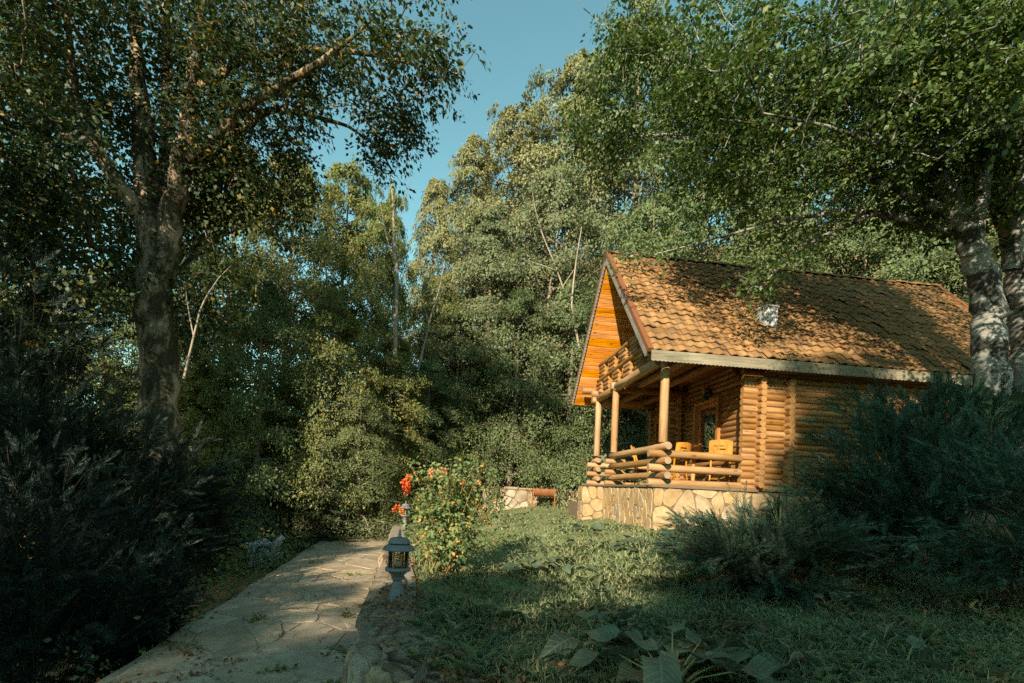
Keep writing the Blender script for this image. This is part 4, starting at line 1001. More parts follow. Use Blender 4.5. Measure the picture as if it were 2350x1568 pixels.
for a in ((TALL[1], 1090, 262, 27, 120, M['leaf_olive'], 'olive-brown tree with feathery crown on the skyline, second from the sky gap'),
          (TALL[0], 1205, 205, 26, 130, M['leaf_olive'], 'olive-brown tall tree on the skyline, midway up the ridge line'),
          (TALL[2], 1330, 70, 25, 160, M['leaf_olive'], 'tallest olive-brown hillside tree, against the sky left of the beech boughs'),
          (TALL[1], 1005, 365, 29, 80, M['leaf_olive'], 'small olive-brown tree where the skyline drops to the sky gap'),
          (TALL[0], 1480, -60, 24, 170, M['leaf_sage'], 'tall grey-green tree behind the left tips of the beech boughs'),
          (TALL[1], 1140, 440, 22.5, 130, M['leaf_sage'], 'drooping grey-green tree in the middle of the hillside'),
          (TALL[2], 1290, 330, 21.5, 140, M['leaf_sage'], 'grey-green tree left of the cabin gable, reaching half up the hill'),
          (MID[0], 1010, 600, 22, 90, M['leaf_yellow'], 'yellowish tree low on the hill directly below the sky gap'),
          (MID[1], 1060, 690, 20.5, 95, M['leaf_deep'], 'dark green tree below the drooping grey-green tree'),
          (MID[2], 1190, 640, 20, 110, M['leaf_deep'], 'dark green tree with bare pale branches left of the gable'),
          (MID[0], 1320, 620, 19.8, 95, M['leaf_deep'], 'dark green tree whose crown touches the left edge of the gable'),
          (TALL[0], 1640, 60, 21, 190, M['leaf_deep'], 'deep green tree rising behind the front half of the roof ridge'),
          (TALL[2], 1850, 60, 20, 190, M['leaf_deep'], 'deep green tree rising behind the middle of the roof ridge'),
          (TALL[1], 2060, 40, 19.5, 180, M['leaf_deep'], 'deep green tree behind the rear end of the roof ridge'),
          (TALL[0], 2270, 60, 18, 190, M['leaf_deep'], 'dark tree behind the twin trunks at the right edge'),
          (MID[2], 1520, 420, 18.6, 160, M['leaf_deep'], 'lower dark tree just behind the front of the roof ridge'),
          (MID[1], 1760, 430, 18.3, 160, M['leaf_deep'], 'lower dark tree just behind the chimney'),
          (MID[0], 1990, 450, 18.2, 160, M['leaf_deep'], 'lower dark tree behind the back of the roof'),
          (MID[0], 2420, 430, 14, 170, M['leaf_deep'], 'dark tree at the right edge behind the second beech trunk'),
          (MID[1], 2600, 500, 12, 190, M['leaf_deep'], 'leafy tree on the bank just beyond the right edge'),
          (MID[2], 2200, 520, 17, 150, M['leaf_deep'], 'lower dark tree between the roof end and the twin trunks')):
    bgtree(*a, G1)
for a in ((TALL[0], 560, 285, 19, 150, M['leaf_mid'], 'green tree right behind the big trunk, reaching the upper middle left'),
          (TALL[2], 690, 300, 18, 150, M['leaf_mid'], 'wide green tree between the big left trunk and the sky gap'),
          (TALL[0], 800, 330, 19.5, 120, M['leaf_yellow'], 'yellow-green tree top left of the sky gap'),
          (MID[1], 910, 395, 20.5, 60, M['leaf_yellow'], 'slender tree with pale trunk standing under the sky gap'),
          (MID[0], 620, 610, 13.5, 125, M['leaf_deep'], 'dark leafy tree beside the big left trunk at middle height'),
          (MID[2], 770, 640, 14.5, 120, M['leaf_mid'], 'leafy tree left of the pale slender trunk at middle height'),
          (MID[1], 905, 745, 16.5, 95, M['leaf_mid'], 'tree below the pale slender trunk'),
          (MID[0], 985, 800, 18.5, 85, M['leaf_deep'], 'dark tree behind the rose bush, right of the pale trunk'),
          (MID[1], 690, 830, 15., 105, M['leaf_mid'], 'low leafy tree near the left path edge, sunlit on top'),
          (MID[2], 840, 880, 14.5, 105, M['leaf_deep'], 'low dark tree above the far end of the path'),
          (MID[0], 520, 790, 13, 110, M['leaf_mid'], 'leafy tree filling the gap just right of the big trunk foot'),
          (TALL[2], 250, 560, 17, 140, M['leaf_mid'], 'tree behind the big trunk on its left side'),
          (MID[2], 240, 800, 14, 120, M['leaf_mid'], 'low sunlit tree seen left of the big trunk'),
          (TALL[2], 440, 400, 15.5, 120, M['leaf_deep'], 'dark tree showing between the big trunk and its right-hand neighbour'),
          (TALL[0], 870, 420, 18.5, 85, M['leaf_mid'], 'green tree just left of the slender pale-trunked tree'),
          (MID[1], 455, 840, 12.6, 95, M['leaf_mid'], 'small leafy tree in the gap between the big trunk and the path trees'),
          (MID[2], 330, 860, 14.5, 110, M['leaf_deep'], 'dark leafy tree right behind the foot of the big trunk'),
          (MID[0], 420, 700, 13.5, 120, M['leaf_deep'], 'dark tree low behind the right side of the big trunk'),
          (TALL[1], 60, 640, 19, 130, M['leaf_mid'], 'distant green tree at the left edge under the open sky')):
    bgtree(*a, G2)
# shrubs along the far side of the lawn
for (pr, pxx, pyt, Y, hwp, lm, lab) in ((BUSH[0], 1330, 905, 20.6, 100, M['leaf_bush'], 'bright green shrub right behind the porch posts'),
          (BUSH[1], 1440, 900, 19.5, 110, M['leaf_bush'], 'bright green shrub seen between the porch posts'),
          (BUSH[1], 1225, 935, 20.8, 90, M['leaf_bush'], 'bright green shrub over the middle of the garden wall'),
          (BUSH[0], 1120, 1000, 20.6, 60, M['leaf_russet'], 'russet-tinged shrub over the left end of the garden wall'),
          (BUSH[1], 1050, 985, 20., 70, M['leaf_mid'], 'green shrub left of the russet shrub, behind the roses'),
          (BUSH[0], 940, 985, 19., 80, M['leaf_deep'], 'dark shrub at the end of the path'),
          (BUSH[1], 860, 1020, 17.5, 70, M['leaf_deep'], 'dark green shrub leaning over the far left path edge')):
    t = at(pxx, pyt, Y); z0 = gz(t[0], Y); z0 = min(z0, t[2]-1.2)
    place(pr, 'shrub', (t[0], Y, z0), t[2]-z0, hwp/FPX*Y*1.1, lm, lab, 'shrub', G3)
# trees behind the photographer's back: they only throw shade on the foreground
G4 = 'trees behind the viewer shading the foreground'
ORD = ('first', 'second', 'third', 'fourth', 'fifth', 'sixth', 'seventh', 'eighth', 'ninth', 'tenth', 'eleventh')
for row, yy, xs_ in (('nearer', -16., (-21, -17.6, -14.2, -11.2, -8.4, -5.6, -2.1, .9, 4.2, 8.)), ('farther', -20., (-19.4, -16, -12.9, -9.9, -7., -3.9, -.6, 2.8))):
    for k, x in enumerate(xs_):
        xs0 = x-.365*(yy+17)                              # the lane of sunlight this tree stands in
        H = 15.5 if xs0 < -13.2 else 12.8 if xs0 < -5.6 else 13.4 if xs0 < -2.9 else 19.
        H += .49*(-17-yy)+.35*math.sin(5*x)
        place(TALL[(k*2+len(row)) % 3], 'broadleaf_tree', (x, yy, gz(x, yy)), H-gz(x, yy), 3.5, M['leaf_mid'], 'leafy tree behind the viewer, %s from the left in the %s row' % (ORD[k], row), 'tree', G4)

# ------------------------------------------------------------------ conifers and junipers, made of feathery sprays
def frond_template(rg, L=1., n=13, second=True, droop=.1, w=.065, fwd=.85):
    """flat spray along +x; small scale-leaf shoots to both sides"""
    V = []; F = []
    def shoot(p, d, l_, w_):
        d = np.array(d)/np.linalg.norm(d); sd = nrm(np.cross(d, np.array([rg.normal()*.5, rg.normal()*.5, 1.]))); b = len(V)
        V.extend([p, p+d*l_*.35+sd*w_, p+d*l_, p+d*l_*.35-sd*w_]); F.append((b, b+1, b+2, b+3))
    shoot(np.array([0, 0, 0.]), (1, 0, -droop), L, w*.22)
    for k in range(n):
        f = (k+.6)/n; p = np.array([L*f*.96, 0, -droop*L*f*f]); ln = L*.34*(1-f*.72)*(.55+.45*min(1, f*4))
        for s_ in (-1, 1):
            d = (fwd+rg.normal()*.15, s_*(.8+rg.normal()*.12), rg.normal()*.22+.05); shoot(p, d, ln, w*.32)
            if second and ln > L*.12:
                dd = np.array(d)/np.linalg.norm(d)
                for g_ in (.5,): shoot(p+dd*ln*g_, (dd[0]+.5, dd[1]-s_*.35*(1 if g_ < .5 else -.6), dd[2]+rg.normal()*.2), ln*.5, w*.26)
    shoot(np.array([L*.9, 0, -droop*L*.8]), (1, 0, 0), L*.16, w*.3)
    return np.array(V), np.array(F)
def spray_mesh(rg, tmpl, P, D, up, S):
    """copies of the template at P, pointing along D, its flat side towards up, size S"""
    tv_, tf_ = tmpl; x = nrm(D); z = nrm(up-x*np.sum(up*x, 1, keepdims=True)); y = np.cross(z, x)
    V = P[:, None]+(tv_[None, :, 0:1]*x[:, None]+tv_[None, :, 1:2]*y[:, None]+tv_[None, :, 2:3]*z[:, None])*S[:, None, None]
    F = (tf_[None]+(np.arange(len(P))*len(tv_))[:, None, None]).reshape(-1, 4)
    return V.reshape(-1, 3), F
fr_rg = np.random.default_rng(55)
FT = [frond_template(fr_rg, n=14, second=False, w=.055, fwd=1.25) for _ in range(3)]
FL = [frond_template(fr_rg, second=False, n=11, w=.12) for _ in range(2)]
def juniper(seed, base, lobes, nfr, S, mat, label, lean=(-.35, -.25), fan=.8, name='juniper_bush', cat='bush', group='junipers between the lawn and the cabin side', stemm=None, flatz=.55, hang=0.):
    """arching plumes leave the base and end on the lobes (x,y,z,r)"""
    rg = np.random.default_rng(seed); base = np.array(base, float); lob = np.array(lobes, float)
    parts = []; st = []
    w_ = lob[:, 3]**2; w_ /= w_.sum()
    nb = nfr//9
    for k in range(nb):
        i_ = rg.choice(len(lob), p=w_); d = rg.normal(size=3); d[2] = abs(d[2])*flatz; d /= np.linalg.norm(d)
        tip = lob[i_, :3]+d*lob[i_, 3]*rg.uniform(.55, 1.05)*np.array([1, 1, .8])+np.array([lean[0], lean[1], 0])*rg.uniform(0, .5)
        org = base*.45+lob[i_, :3]*.55+np.array([rg.normal()*.15, rg.normal()*.15, -lob[i_, 3]*.6]); org[2] = max(org[2], base[2])
        mid_ = (org+tip)/2+np.array([0, 0, .26*np.linalg.norm(tip-org)])
        t = np.linspace(0, 1, 12)[:, None]; Q = org*(1-t)**2+2*mid_*t*(1-t)+tip*t*t; T = np.gradient(Q, axis=0)
        for f in rg.choice(np.arange(4, 12), 9):
            dd = nrm(T[f])+rg.normal(size=3)*.38*fan-np.array([0, 0, hang]); parts.append((Q[f]+rg.normal(size=3)*.03, dd, S*rg.uniform(.6, 1.15)*(1.1-.03*f)))
        st.append((Q, .012))
    P = np.array([p[0] for p in parts]); D = np.array([p[1] for p in parts]); SS = np.array([p[2] for p in parts])
    up = np.tile([0, 0, 1.], (len(P), 1))+rg.normal(size=(len(P), 3))*.55
    third = np.arange(len(P)) % 3; ms = [spray_mesh(rg, FT[k], P[third == k], D[third == k], up[third == k], SS[third == k]) for k in range(3)]
    V, F = cat_mesh(ms)
    e0 = np.concatenate([q[:-1] for q, _ in st]); e1 = np.concatenate([q[1:] for q, _ in st]); rr = np.full(len(e0), .005 if hang == 0 else .0025)
    tv_ = frustums(e0, e1, rr, rr*.9, 4)
    root = empty(name, base); tag(root, label, cat, group)
    mk('stem', tv_[0]-base, tv_[1], stemm or M['bark_conifer'], root); mk('foliage', V-base, F, mat, root)
    return root
def A3(a, b, Y, r): return (*at(a, b, Y), r)
juniper(301, (3.5, 5.9, .62), [A3(1640, 1290, 5.6, .5), A3(1760, 1270, 5.7, .6), A3(1880, 1270, 5.8, .6), A3(1560, 1260, 6.0, .35), A3(1720, 1360, 5.4, .45), A3(1850, 1380, 5.3, .5), A3(1700, 1215, 6.2, .45), A3(1600, 1215, 6.3, .35), A3(1830, 1200, 6.2, .45)], 2100, .33, M['juniper_green'], 'low dark green juniper spreading over the lawn in front of the terrace')
juniper(302, (6.2, 6.8, .7), [A3(2020, 1020, 7.0, .85), A3(2130, 1010, 7.0, .9), A3(1930, 1100, 6.8, .7), A3(2100, 1160, 6.3, .9), A3(2230, 1080, 6.6, .9), A3(2000, 1220, 6.2, .7), A3(1850, 1140, 6.9, .5), A3(1930, 1200, 6.4, .5), A3(1960, 1300, 5.8, .5)], 2200, .40, M['juniper'], 'big blue-green juniper with plumed branches hiding the cabin side wall')
juniper(303, (6.6, 5.2, .7), [A3(2280, 1080, 5.6, .75), A3(2380, 1150, 5.2, .8), A3(2250, 1260, 5.0, .7), A3(2120, 1320, 5.0, .6), A3(2350, 1330, 4.8, .7)], 1450, .34, M['juniper'], 'dark blue-green juniper at the right edge of the picture, nearest of all')
juniper(304, (7.4, 8.2, 1.), [A3(1960, 930, 8.2, .5), A3(2120, 930, 8.0, .6), A3(2300, 940, 7.6, .8), A3(2200, 960, 7.8, .7)], 900, .44, M['juniper'], 'tall blue-green juniper reaching to the eaves below the beech trunks')

def conifer(seed, base, H, R, nbr, S, mat, label, droop=.35, zlo=.06, lift=.25, tmpl=FL, group='conifers below the path', per=12):
    rg = np.random.default_rng(seed); base = np.array(base, float); P = []; D = []; SS = []; UP = []; E0 = []; E1 = []; RR = []
    for k in range(nbr):
        f = zlo+(1-zlo)*rg.uniform(0, 1)**1.25; a = rg.uniform(0, 6.28); L = R*(1-f)**.75*rg.uniform(.75, 1.12)+.12
        o = np.array([0, 0, H*f]); d = np.array([math.cos(a), math.sin(a), 0])
        t = np.linspace(.05, 1, 10); Q = o+d*t[:, None]*L; Q[:, 2] += -droop*L*t**1.4+lift*L*t**3
        T = nrm(np.gradient(Q, axis=0)); sd = np.array([-d[1], d[0], 0])
        for j in rg.integers(1, 10, per):
            s_ = rg.choice([-1, 1]); D.append(T[j]+sd*s_*rg.uniform(.15, 1.)+rg.normal(size=3)*.15); P.append(Q[j]); SS.append(S*rg.uniform(.6, 1.15)*(1.15-.5*t[j])*(1-.35*f)); UP.append(np.array([0, 0, 1.])+rg.normal(size=3)*.25)
        D.append(T[-1]); P.append(Q[-2]); SS.append(S*.9*(1-.35*f)); UP.append(np.array([0, 0, 1.]))
        E0.append(Q[:-1]); E1.append(Q[1:]); RR.append(np.linspace(.03, .006, 9)*(1-f*.6))
    for k in range(10): P.append(np.array([0, 0, H*(.93+.007*k)])); D.append(rg.normal(size=3)*.4+np.array([0, 0, 1.])); SS.append(S*.6); UP.append(rg.normal(size=3))
    P, D, SS, UP = map(np.array, (P, D, SS, UP)); h = np.arange(len(P)) % len(tmpl)
    V, F = cat_mesh([spray_mesh(rg, tmpl[k], P[h == k], D[h == k], UP[h == k], SS[h == k]) for k in range(len(tmpl))])
    e = frustums(np.concatenate(E0), np.concatenate(E1), np.concatenate(RR), np.concatenate(RR)*.9, 4)
    b = MB(); b.tube([(0, 0, -.4), (0, 0, H*.5), (0, 0, H)], [.035*H*.5+.03, .018*H*.5+.02, .01], 8, cap=False)
    tv_ = cat_mesh([e, (np.array(b.V), np.array(b.F))])
    root = empty('conifer', base); tag(root, label, 'tree', group)
    mk('trunk', tv_[0], tv_[1], M['bark_conifer'], root); mk('foliage', V, F, mat, root)
    return root
def con(seed, a, b, Y, R, nbr, S, mat, label, **kw):
    t = at(a, b, Y); z0 = kw.pop('z0', None); z0 = gz(t[0], Y)-.2 if z0 is None else z0
    return conifer(seed, (t[0], Y, z0), t[2]-z0, R, nbr, S, mat, label, **kw)
def cyp(seed, base, lobes, nfr, S, label, mat='conifer'): return juniper(seed, base, lobes, nfr, S, M[mat], label, (.45, -.1), .9, 'cypress_bush', 'conifer', 'plumed conifers below the path', M['bark_conifer'], .4, .38)
cyp(402, (-5.6, 6.6, -1.6), [A3(200, 1020, 6.8, .9), A3(310, 1130, 6.8, .6), A3(120, 1000, 6.6, 1.0), A3(250, 1180, 6.4, .8), A3(360, 1230, 6.6, .5), A3(130, 920, 7., .7), A3(400, 1270, 6.9, .35)], 1350, .52, 'dark plumed conifer in front of the big trunk foot')
cyp(403, (-4.4, 4.6, -1.5), [A3(60, 1200, 4.7, .8), A3(180, 1300, 4.6, .7), A3(40, 1350, 4.3, .7), A3(120, 1440, 4.2, .7), A3(250, 1400, 4.6, .5), A3(0, 1080, 4.8, .7)], 1300, .42, 'near dark plumed conifer filling the lower left corner')
cyp(404, (-5.8, 9.0, -1.7), [A3(400, 1090, 9.2, .8), A3(470, 1170, 9.2, .6), A3(360, 1150, 8.8, .8), A3(430, 1240, 8.8, .5), A3(380, 1030, 9.4, .6)], 1300, .50, 'dark plumed conifer right of the big trunk foot, below the path')
cyp(407, (-4.2, 6.2, -1.5), [A3(340, 1340, 6.0, .5), A3(290, 1410, 5.6, .5), A3(230, 1480, 5.0, .45)], 800, .38, 'low dark plumed conifer sprawling just below the near path edge')
cyp(409, (-8.6, 8.0, -1.7), [A3(40, 760, 8.2, 1.3), A3(100, 860, 8.0, 1.2), A3(20, 950, 7.8, 1.2), A3(120, 700, 8.6, .9), A3(0, 640, 8.4, 1.0), A3(90, 1040, 7.6, 1.1)], 1150, .66, 'tall dark plumed conifer standing along the left edge')
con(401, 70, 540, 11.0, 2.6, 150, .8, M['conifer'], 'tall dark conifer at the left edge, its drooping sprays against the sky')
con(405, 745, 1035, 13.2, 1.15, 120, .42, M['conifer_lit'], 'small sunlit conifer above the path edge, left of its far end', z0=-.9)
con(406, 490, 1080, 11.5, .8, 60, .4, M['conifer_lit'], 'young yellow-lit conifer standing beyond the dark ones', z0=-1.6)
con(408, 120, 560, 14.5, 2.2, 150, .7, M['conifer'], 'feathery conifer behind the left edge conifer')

# ------------------------------------------------------------------ bare pale stems seen in the wood
def bare(name, lines, Y, label, mat=M['palewood']):
    Ls = [px(L, Y, .5) for L in lines]; v, f = limb_parts(Ls, 7, .03, np.random.default_rng(len(label)))
    o = np.array(Ls[0][0][:3]); o_ = mk(name, v-o, f, mat, None, True); o_.location = tuple(map(float, o)); return tag(o_, label, 'tree', 'bare stems in the wood')
bare('slender_tree', [[(906, 820, 0, .16), (908, 720, 0, .14), (912, 640, 0, .12), (905, 560, 0, .10), (902, 470, 0, .07), (898, 400, .2, .03)], [(908, 600, 0, .05), (885, 540, .1, .035), (875, 470, .2, .015)], [(905, 500, 0, .04), (930, 455, 0, .025), (945, 410, 0, .01)]], 15.6, 'pale straight bare trunk lit by the sun under the sky gap')
bare('dead_tree', [[(1305, 700, 0, .07), (1275, 610, 0, .06), (1245, 540, 0, .05), (1228, 480, 0, .03), (1220, 430, .1, .01)], [(1290, 660, 0, .05), (1330, 600, -.2, .03), (1350, 560, -.2, .01)], [(1275, 620, 0, .04), (1220, 600, .2, .02), (1190, 605, .3, .01)]], 19.6, 'grey leafless branches fanning out left of the cabin gable')
bare('dead_tree', [[(1330, 800, 0, .09), (1310, 700, 0, .08), (1322, 600, 0, .06), (1335, 520, 0, .03)]], 18.6, 'thin dead trunk standing close to the gable edge')
bare('sapling', [[(422, 870, 0, .055), (440, 790, 0, .045), (462, 700, .1, .035), (500, 640, .3, .02), (530, 610, .4, .01)], [(445, 775, 0, .03), (430, 700, .1, .02), (425, 650, .1, .01)]], 10., 'thin pale forked sapling leaning right beside the big trunk')
bare('slender_tree', [[(960, 850, 0, .08), (985, 740, 0, .07), (1010, 660, 0, .05), (1020, 600, 0, .02)], [(985, 745, 0, .04), (970, 690, 0, .02)]], 17.5, 'thin leaning pale stem right of the straight pale trunk')

# ------------------------------------------------------------------ rose bush, hydrangea
rg = np.random.default_rng(77); rb = np.array([-.80, 6.9, .50]); rose = empty('rose_bush', rb); tag(rose, 'leafy rose bush with orange blossoms behind the near garden lamp', 'bush')
st = []; tips = []
for k in range(44):
    a = rg.uniform(0, 6.28); H_ = rg.uniform(.35, 1.5); sp = rg.uniform(.25, .85)*(1.15-.35*H_/1.5)
    p0 = np.array([rg.normal()*.10, rg.normal()*.10, -.05]); p1 = np.array([math.cos(a)*sp, math.sin(a)*sp*.9, H_]); md = (p0+p1)/2+np.array([0, 0, .18])+rg.normal(size=3)*.05
    t = np.linspace(0, 1, 9)[:, None]; st.append(p0*(1-t)**2+2*md*t*(1-t)+p1*t*t)
v = frustums(np.concatenate([q[:-1] for q in st]), np.concatenate([q[1:] for q in st]), np.tile(np.linspace(.009, .0035, 8), 44), np.tile(np.linspace(.008, .003, 8), 44), 5)
mk('stem', v[0], v[1], m_plain('cane', (.22, .15, .06), .8, 12), rose)
C = np.concatenate([q[rg.integers(2, 9, 11)]+rg.normal(size=(11, 3))*.08 for q in st]); v = leaves(rg, C, nrm(C-np.array([0, 0, .5])), 11, .11, .058, up=.45, wid=.33)
mk('foliage', v[0], v[1], M['leaf_rose'], rose)
def blossom(p, r, mat, n=6):
    pts = p+rg.normal(size=(n, 3))*r*.5; v = leaves(rg, pts, nrm(rg.normal(size=(n, 3))+np.array([0, -.6, .5])), 9, r*.5, r*.68, up=.3, flat=.5, droop=-.3, wid=.42); return mk('blossom', v[0], v[1], mat, rose)
for (a, b, Y, r, mt) in ((911, 1167, 6.6, .045, 'petal'), (920, 1172, 6.6, .035, 'petal'), (934, 1128, 6.7, .06, 'petal'), (932, 1110, 6.75, .05, 'petal'), (936, 1098, 6.8, .04, 'petal'), (990, 1087, 6.6, .045, 'petal_pale'), (1018, 1086, 6.7, .045, 'petal_pale'), (1100, 1108, 6.8, .03, 'petal_pale'), (1062, 1110, 6.7, .03, 'petal_pale')):
    blossom(at(a, b, Y)-rb, r, M[mt])
hb = at(605, 1300, 11.); hb[2] -= .35; hyd = empty('hydrangea_bush', hb); tag(hyd, 'hydrangea bush with white round flower heads beside the path', 'bush')
C = rg.normal(size=(150, 3))*[.45, .35, .28]+[0, 0, .45]; v = leaves(rg, C, nrm(C), 9, .14, .10, up=.5); mk('foliage', v[0], v[1], M['leaf_deep'], hyd)
for k in range(34):
    a, b = rg.uniform(560, 645), rg.uniform(1240, 1290); p = at(a, b+(600-a)*.25, 10.8)-hb; n_ = 22
    q = nrm(rg.normal(size=(n_, 3))); v = leaves(rg, p+q*.05, q, 4, .025, .035, up=.0, droop=0, wid=.45); mk('flower_head', v[0], v[1], M['hydrangea'], hyd)

# ------------------------------------------------------------------ dock plants: large leaves, each its own piece
def dock_leaf(rg, L, W, bend, wav):
    n, m_ = 12, 6; V = []; F = []
    ph = rg.uniform(0, 6.28)
    for i_ in range(n+1):
        t = i_/n; wd = W*(math.sin(math.pi*(t*.86+.11))**.8)*(1-.35*t) if 0 < i_ < n else W*.03
        x = L*t; zc = -bend*L*t*t
        for j in range(-m_//2, m_//2+1):
            s_ = j/(m_/2); z = zc+abs(s_)*wd*.22+wav*math.sin(9*t+ph+s_*1.5)*abs(s_)**1.5*W*.35+.0
            V.append((x+.12*L*(1-t)*(-abs(s_)**2)*.6, s_*wd*(1+.05*math.sin(23*t+ph)), z))
    q = m_+1
    for i_ in range(n):
        for j in range(m_): a = i_*q+j; F.append((a, a+q, a+q+1, a+1))
    return V, F
def dock_plant(seed, base, nl, L, label, dirs=None, hgt=.3, name='dock_plant', spread=.35, group='broad-leaved dock plants in the lawn'):
    rg = np.random.default_rng(seed); base = np.array(base, float); root = empty(name, base); tag(root, label, 'plant', group)
    stm = MB()
    for k in range(nl):
        a = rg.uniform(0, 6.28) if dirs is None else dirs[k % len(dirs)]+rg.normal()*.25; l_ = L*rg.uniform(.65, 1.15); h_ = hgt*rg.uniform(.45, 1.15); sp = spread*rg.uniform(.25, 1.)
        p = np.array([math.cos(a)*sp, math.sin(a)*sp, h_]); V, F = dock_leaf(rg, l_, l_*rg.uniform(.30, .42), rg.uniform(.1, .5), rg.uniform(.3, .9))
        o = mk('leaf', V, F, M['dock'], root, True); o.location = tuple(map(float, p)); o.rotation_euler = (rg.normal()*.3, -rg.uniform(-.15, .55), a+rg.normal()*.4)
        stm.tube([(rg.normal()*.03, rg.normal()*.03, -.03), tuple(p*[.5, .5, .65]), tuple(p), tuple(p+np.array([math.cos(a), math.sin(a), 0])*l_*.08)], [.007, .006, .005, .003], 6)
    stm.build('stem', M['leaf_bush'], root, True); return root
def on_lawn(a, b, dz=0):
    for Y in np.arange(2.2, 24, .04):
        p = at(a, b, Y)
        if p[2] < lawn_z(np.array(p[0]), np.array(Y))+dz: return p
    return p
p = on_lawn(1540, 1600); dock_plant(501, p, 17, .39, 'large dock plant with big dull green leaves at the bottom middle', hgt=.30, spread=.42)
p = on_lawn(1380, 1530); dock_plant(502, p, 10, .30, 'dock plant left of the large one, its upright leaf standing', hgt=.28, spread=.28)
p = on_lawn(1700, 1585); dock_plant(503, p, 9, .31, 'dock plant right of the large one at the bottom edge', hgt=.22, spread=.3)
p = on_lawn(1215, 1318); dock_plant(504, p, 10, .24, 'small dock clump in the shade edge, right of the rose bush', hgt=.14, spread=.3)
p = on_lawn(1300, 1312); dock_plant(509, p, 7, .20, 'small dock clump beside the one right of the rose bush', hgt=.12, spread=.3)
p = on_lawn(1470, 1270); dock_plant(505, p, 10, .26, 'dock clump by the left tip of the low juniper', hgt=.14, spread=.35)
p = on_lawn(1345, 1222); dock_plant(506, p, 7, .26, 'dock clump in the sunlit lawn before the terrace', hgt=.13, spread=.3)
p = on_lawn(1900, 1400); dock_plant(507, p, 3, .20, 'single dock leaves standing under the low juniper', hgt=.16, spread=.2)
p = on_lawn(2080, 1530); dock_plant(508, p, 3, .22, 'few dock leaves in the dark grass at lower right', hgt=.14, spread=.25)
p = at(2275, 930, 6.9); p[2] -= .25; pl = dock_plant(510, p, 11, .26, 'broad-leaved climber growing out of the junipers below the beech', hgt=.28, spread=.4, name='leafy_climber', group='leafy plants among the junipers')
m = MB(); m.tube([(0, 0, 0), (.1, .1, -1.), (.05, .2, -2.2)], [.012, .014, .018], 6); m.build('vine', M['twig'], pl, True)
p = at(1790, 1240, 6.0); pl = dock_plant(511, p, 6, .18, 'tall leafy weed rising from the low juniper', hgt=.40, spread=.14, name='tall_weed', group='leafy plants among the junipers')
m = MB(); m.tube([(0, 0, .45), (0, 0, 0), (0, 0, -.6)], [.004, .008, .01], 6); m.build('stalk', M['leaf_bush'], pl, True)

# ------------------------------------------------------------------ grass
rg = np.random.default_rng(600)
def grass(N, ya, yb, h0, h1, name, label):
    Y = 1/rg.uniform(1/yb, 1/ya, N); a = rg.uniform(-.62, 1.08, N); X = a*Y
    c, s_ = math.cos(YAW), math.sin(YAW); dx, dy = X-HP[0], Y-HP[1]; u = dx*c+dy*s_; v_ = -dx*s_+dy*c
    cl = np.sin(X*3.1+np.sin(Y*2.3)*1.5)*np.sin(Y*2.7+np.sin(X*1.9)*1.7)*.5+.5
    ok = (X > xw(Y)+.40+.10*np.sin(Y*5)+.06*np.sin(Y*13)) & ~((u > -.25) & (v_ > -.14)) & ~((u > -.85) & (v_ > 3.1) & (v_ < 4.9)) & (rg.uniform(0, 1, N) < .45+.55*cl) & (X < 12.5)
    X, Y, cl = X[ok], Y[ok], cl[ok]; n = len(X); Z = lawn_z(X, Y)
    th = rg.uniform(0, 6.28, n); lean = rg.uniform(.3, 1.35, n); H_ = rg.uniform(h0, h1, n)*(.55+.75*cl)*(1+.5*(rg.uniform(0, 1, n) > .95)); w = (.0019+.00055*Y)*rg.uniform(.7, 1.3, n)
    d = np.stack([np.cos(th), np.sin(th), np.zeros(n)], 1); sd = np.stack([-np.sin(th), np.cos(th), np.zeros(n)], 1)*w[:, None]
    B = np.stack([X, Y, Z-.01], 1); m1 = B+d*(H_*lean*.3)[:, None]+np.array([0, 0, 1.])*(H_*.62)[:, None]; tp = B+d*(H_*lean*.95)[:, None]+np.array([0, 0, 1.])*(H_*(1.05-.35*lean))[:, None]
    V = np.stack([B-sd, B+sd, m1+sd*.8, tp, m1-sd*.8], 1).reshape(-1, 3); i_ = np.arange(n)*5
    o = mk(name, V, np.stack([i_, i_+1, i_+2, i_+3, i_+4], 1), M['grass']); return tag(o, label, 'grass', kind='stuff')
grass(175000, 2.2, 19., .04, .095, 'grass', 'short green and straw-coloured grass covering the lawn')

grass(9000, 2.2, 9., .08, .16, 'grass_tufts', 'longer grass blades standing out of the near lawn')

# ------------------------------------------------------------------ fallen leaves, small weeds
def litter(pts, size, name, label, mat=M['litter']):
    n = len(pts); rgl = np.random.default_rng(n); v = leaves(rgl, pts, np.tile([0, 0, 1.], (n, 1)), 1, .01, size, up=.95, flat=.1, droop=0, wid=.33, jit=.35)
    return tag(mk(name, v[0], v[1], mat), label, 'leaves', kind='stuff')
P = []
for k in range(2600):
    s_ = 1.4+7.6*rg.uniform()**1.2; d = rg.uniform(.05, .48); x, y, nx, ny = wl_at(s_)
    if math.sin(s_*2.3)+rg.normal()*.6 < -.2: continue
    P.append((x-nx*d, y-ny*d, .44+.03*d+rg.uniform(.0, .03)))
litter(np.array(P), .038, 'fallen_leaves', 'rust-brown dead leaves lying along the top of the retaining wall')
P = []
for k in range(420):
    y = rg.uniform(3.2, 9); f = rg.uniform(); 
    if math.sin(y*4+f*9)+rg.normal()*.5 < .6 and f < .97: continue
    P.append((xl(y)+(xr(y)-xl(y))*f*.98, y, .022+rg.uniform(0, .008)))
litter(np.array(P), .034, 'fallen_leaves', 'brown dead leaves scattered over the path')
P = []
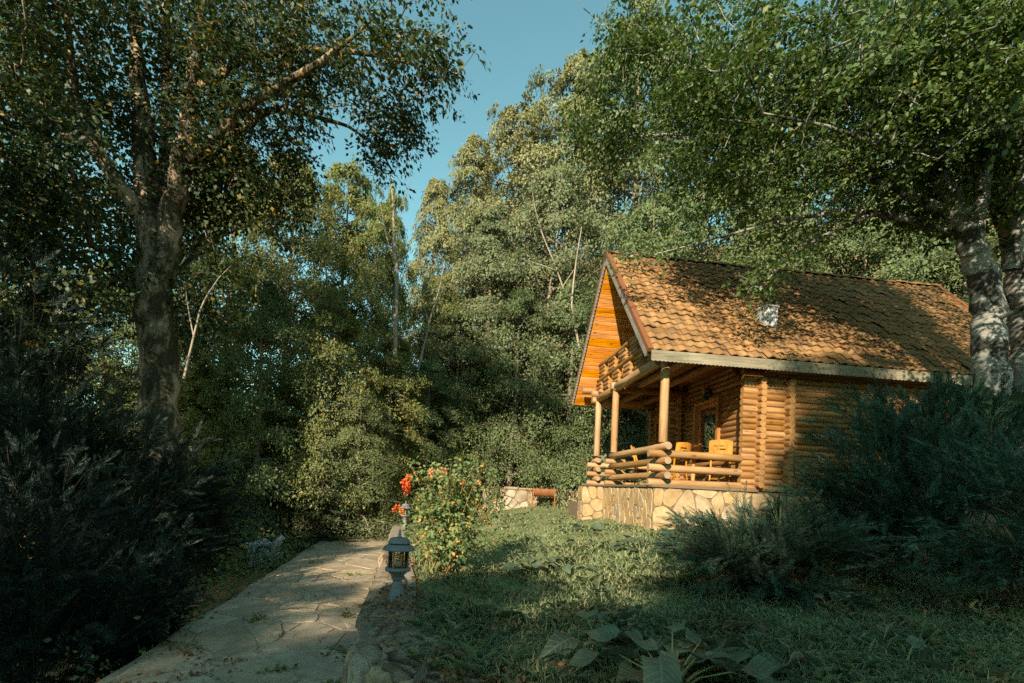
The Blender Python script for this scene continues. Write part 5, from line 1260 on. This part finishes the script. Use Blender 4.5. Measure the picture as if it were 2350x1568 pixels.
for k in range(330):
    y = 1/rg.uniform(1/14, 1/2.6); x = rg.uniform(-.3, 1.)*y
    if x > xr(y)+.5: P.append((x, y, float(lawn_z(np.array(x), np.array(y)))+rg.uniform(.03, .07)))
litter(np.array(P), .06, 'fallen_leaves', 'orange-brown dead leaves caught in the grass of the lawn')
P = []
for k in range(260):
    c_ = ((.12, 3.75), (.3, 3.95), (.5, 3.7), (.22, 4.4), (.4, 4.25), (.7, 3.6), (.93, 4.5))[rg.integers(7)]; y = c_[1]+rg.normal()*.07
    P.append((xl(y)+(xr(y)-xl(y))*c_[0]+rg.normal()*.14, y, .02+rg.uniform(0, .02)))
litter(np.array(P), .04, 'fallen_leaves', 'heaps of dead leaves on the nearest part of the path')
P = []
for k in range(150):
    u_ = rg.uniform(0, 8.8); s__ = rg.uniform(.1, SLEN-.1); P.append(hw(u_, -OV+s__*cs_-.06*sn_, WE+s__*sn_+.06*cs_))
litter(np.array(P), .05, 'fallen_leaves', 'dead leaves caught on the cabin roof tiles')
C = np.array([(xl(y)+(xr(y)-xl(y))*f, y, .02) for (f, y) in ((.95, 3.95), (.68, 4.15), (.93, 4.7), (.36, 5.6), (.9, 5.9), (.97, 6.4), (.12, 4.6), (.8, 8.5), (.3, 9.5))])
C = np.repeat(C, 7, 0)+rg.normal(size=(63, 3))*[.07, .04, .006]; v = leaves(rg, C, np.tile([0, 0, 1.], (63, 1)), 9, .04, .04, up=.4, droop=-.3)
tag(mk('path_weeds', v[0], v[1], M['leaf_mid']), 'small green weeds growing in the joints of the path', 'weeds', kind='stuff')
# undergrowth on the slope below the path and at the wood's edge
C = []
for k in range(1500):
    y = rg.uniform(4, 26); x = float(xl(y))-rg.uniform(0, 1)**1.6*7
    C.append((x, y, gz(x, y)+rg.uniform(.05, .55)))
for k in range(700):
    x = rg.uniform(-4, 12); y = rg.uniform(20.2, 27); C.append((x, y, gz(x, y)+rg.uniform(.05, .5)))
for k in range(600):
    x = rg.uniform(9.8, 20); y = rg.uniform(6, 20); C.append((x, y, gz(x, y)+rg.uniform(.05, .5)))
C = np.array(C); v = leaves(rg, C, nrm(rg.normal(size=C.shape)), 18, .26, .055, up=.5)
tag(mk('undergrowth', v[0], v[1], M['leaf_deep']), 'low leafy undergrowth covering the wooded slopes', 'undergrowth', kind='stuff')
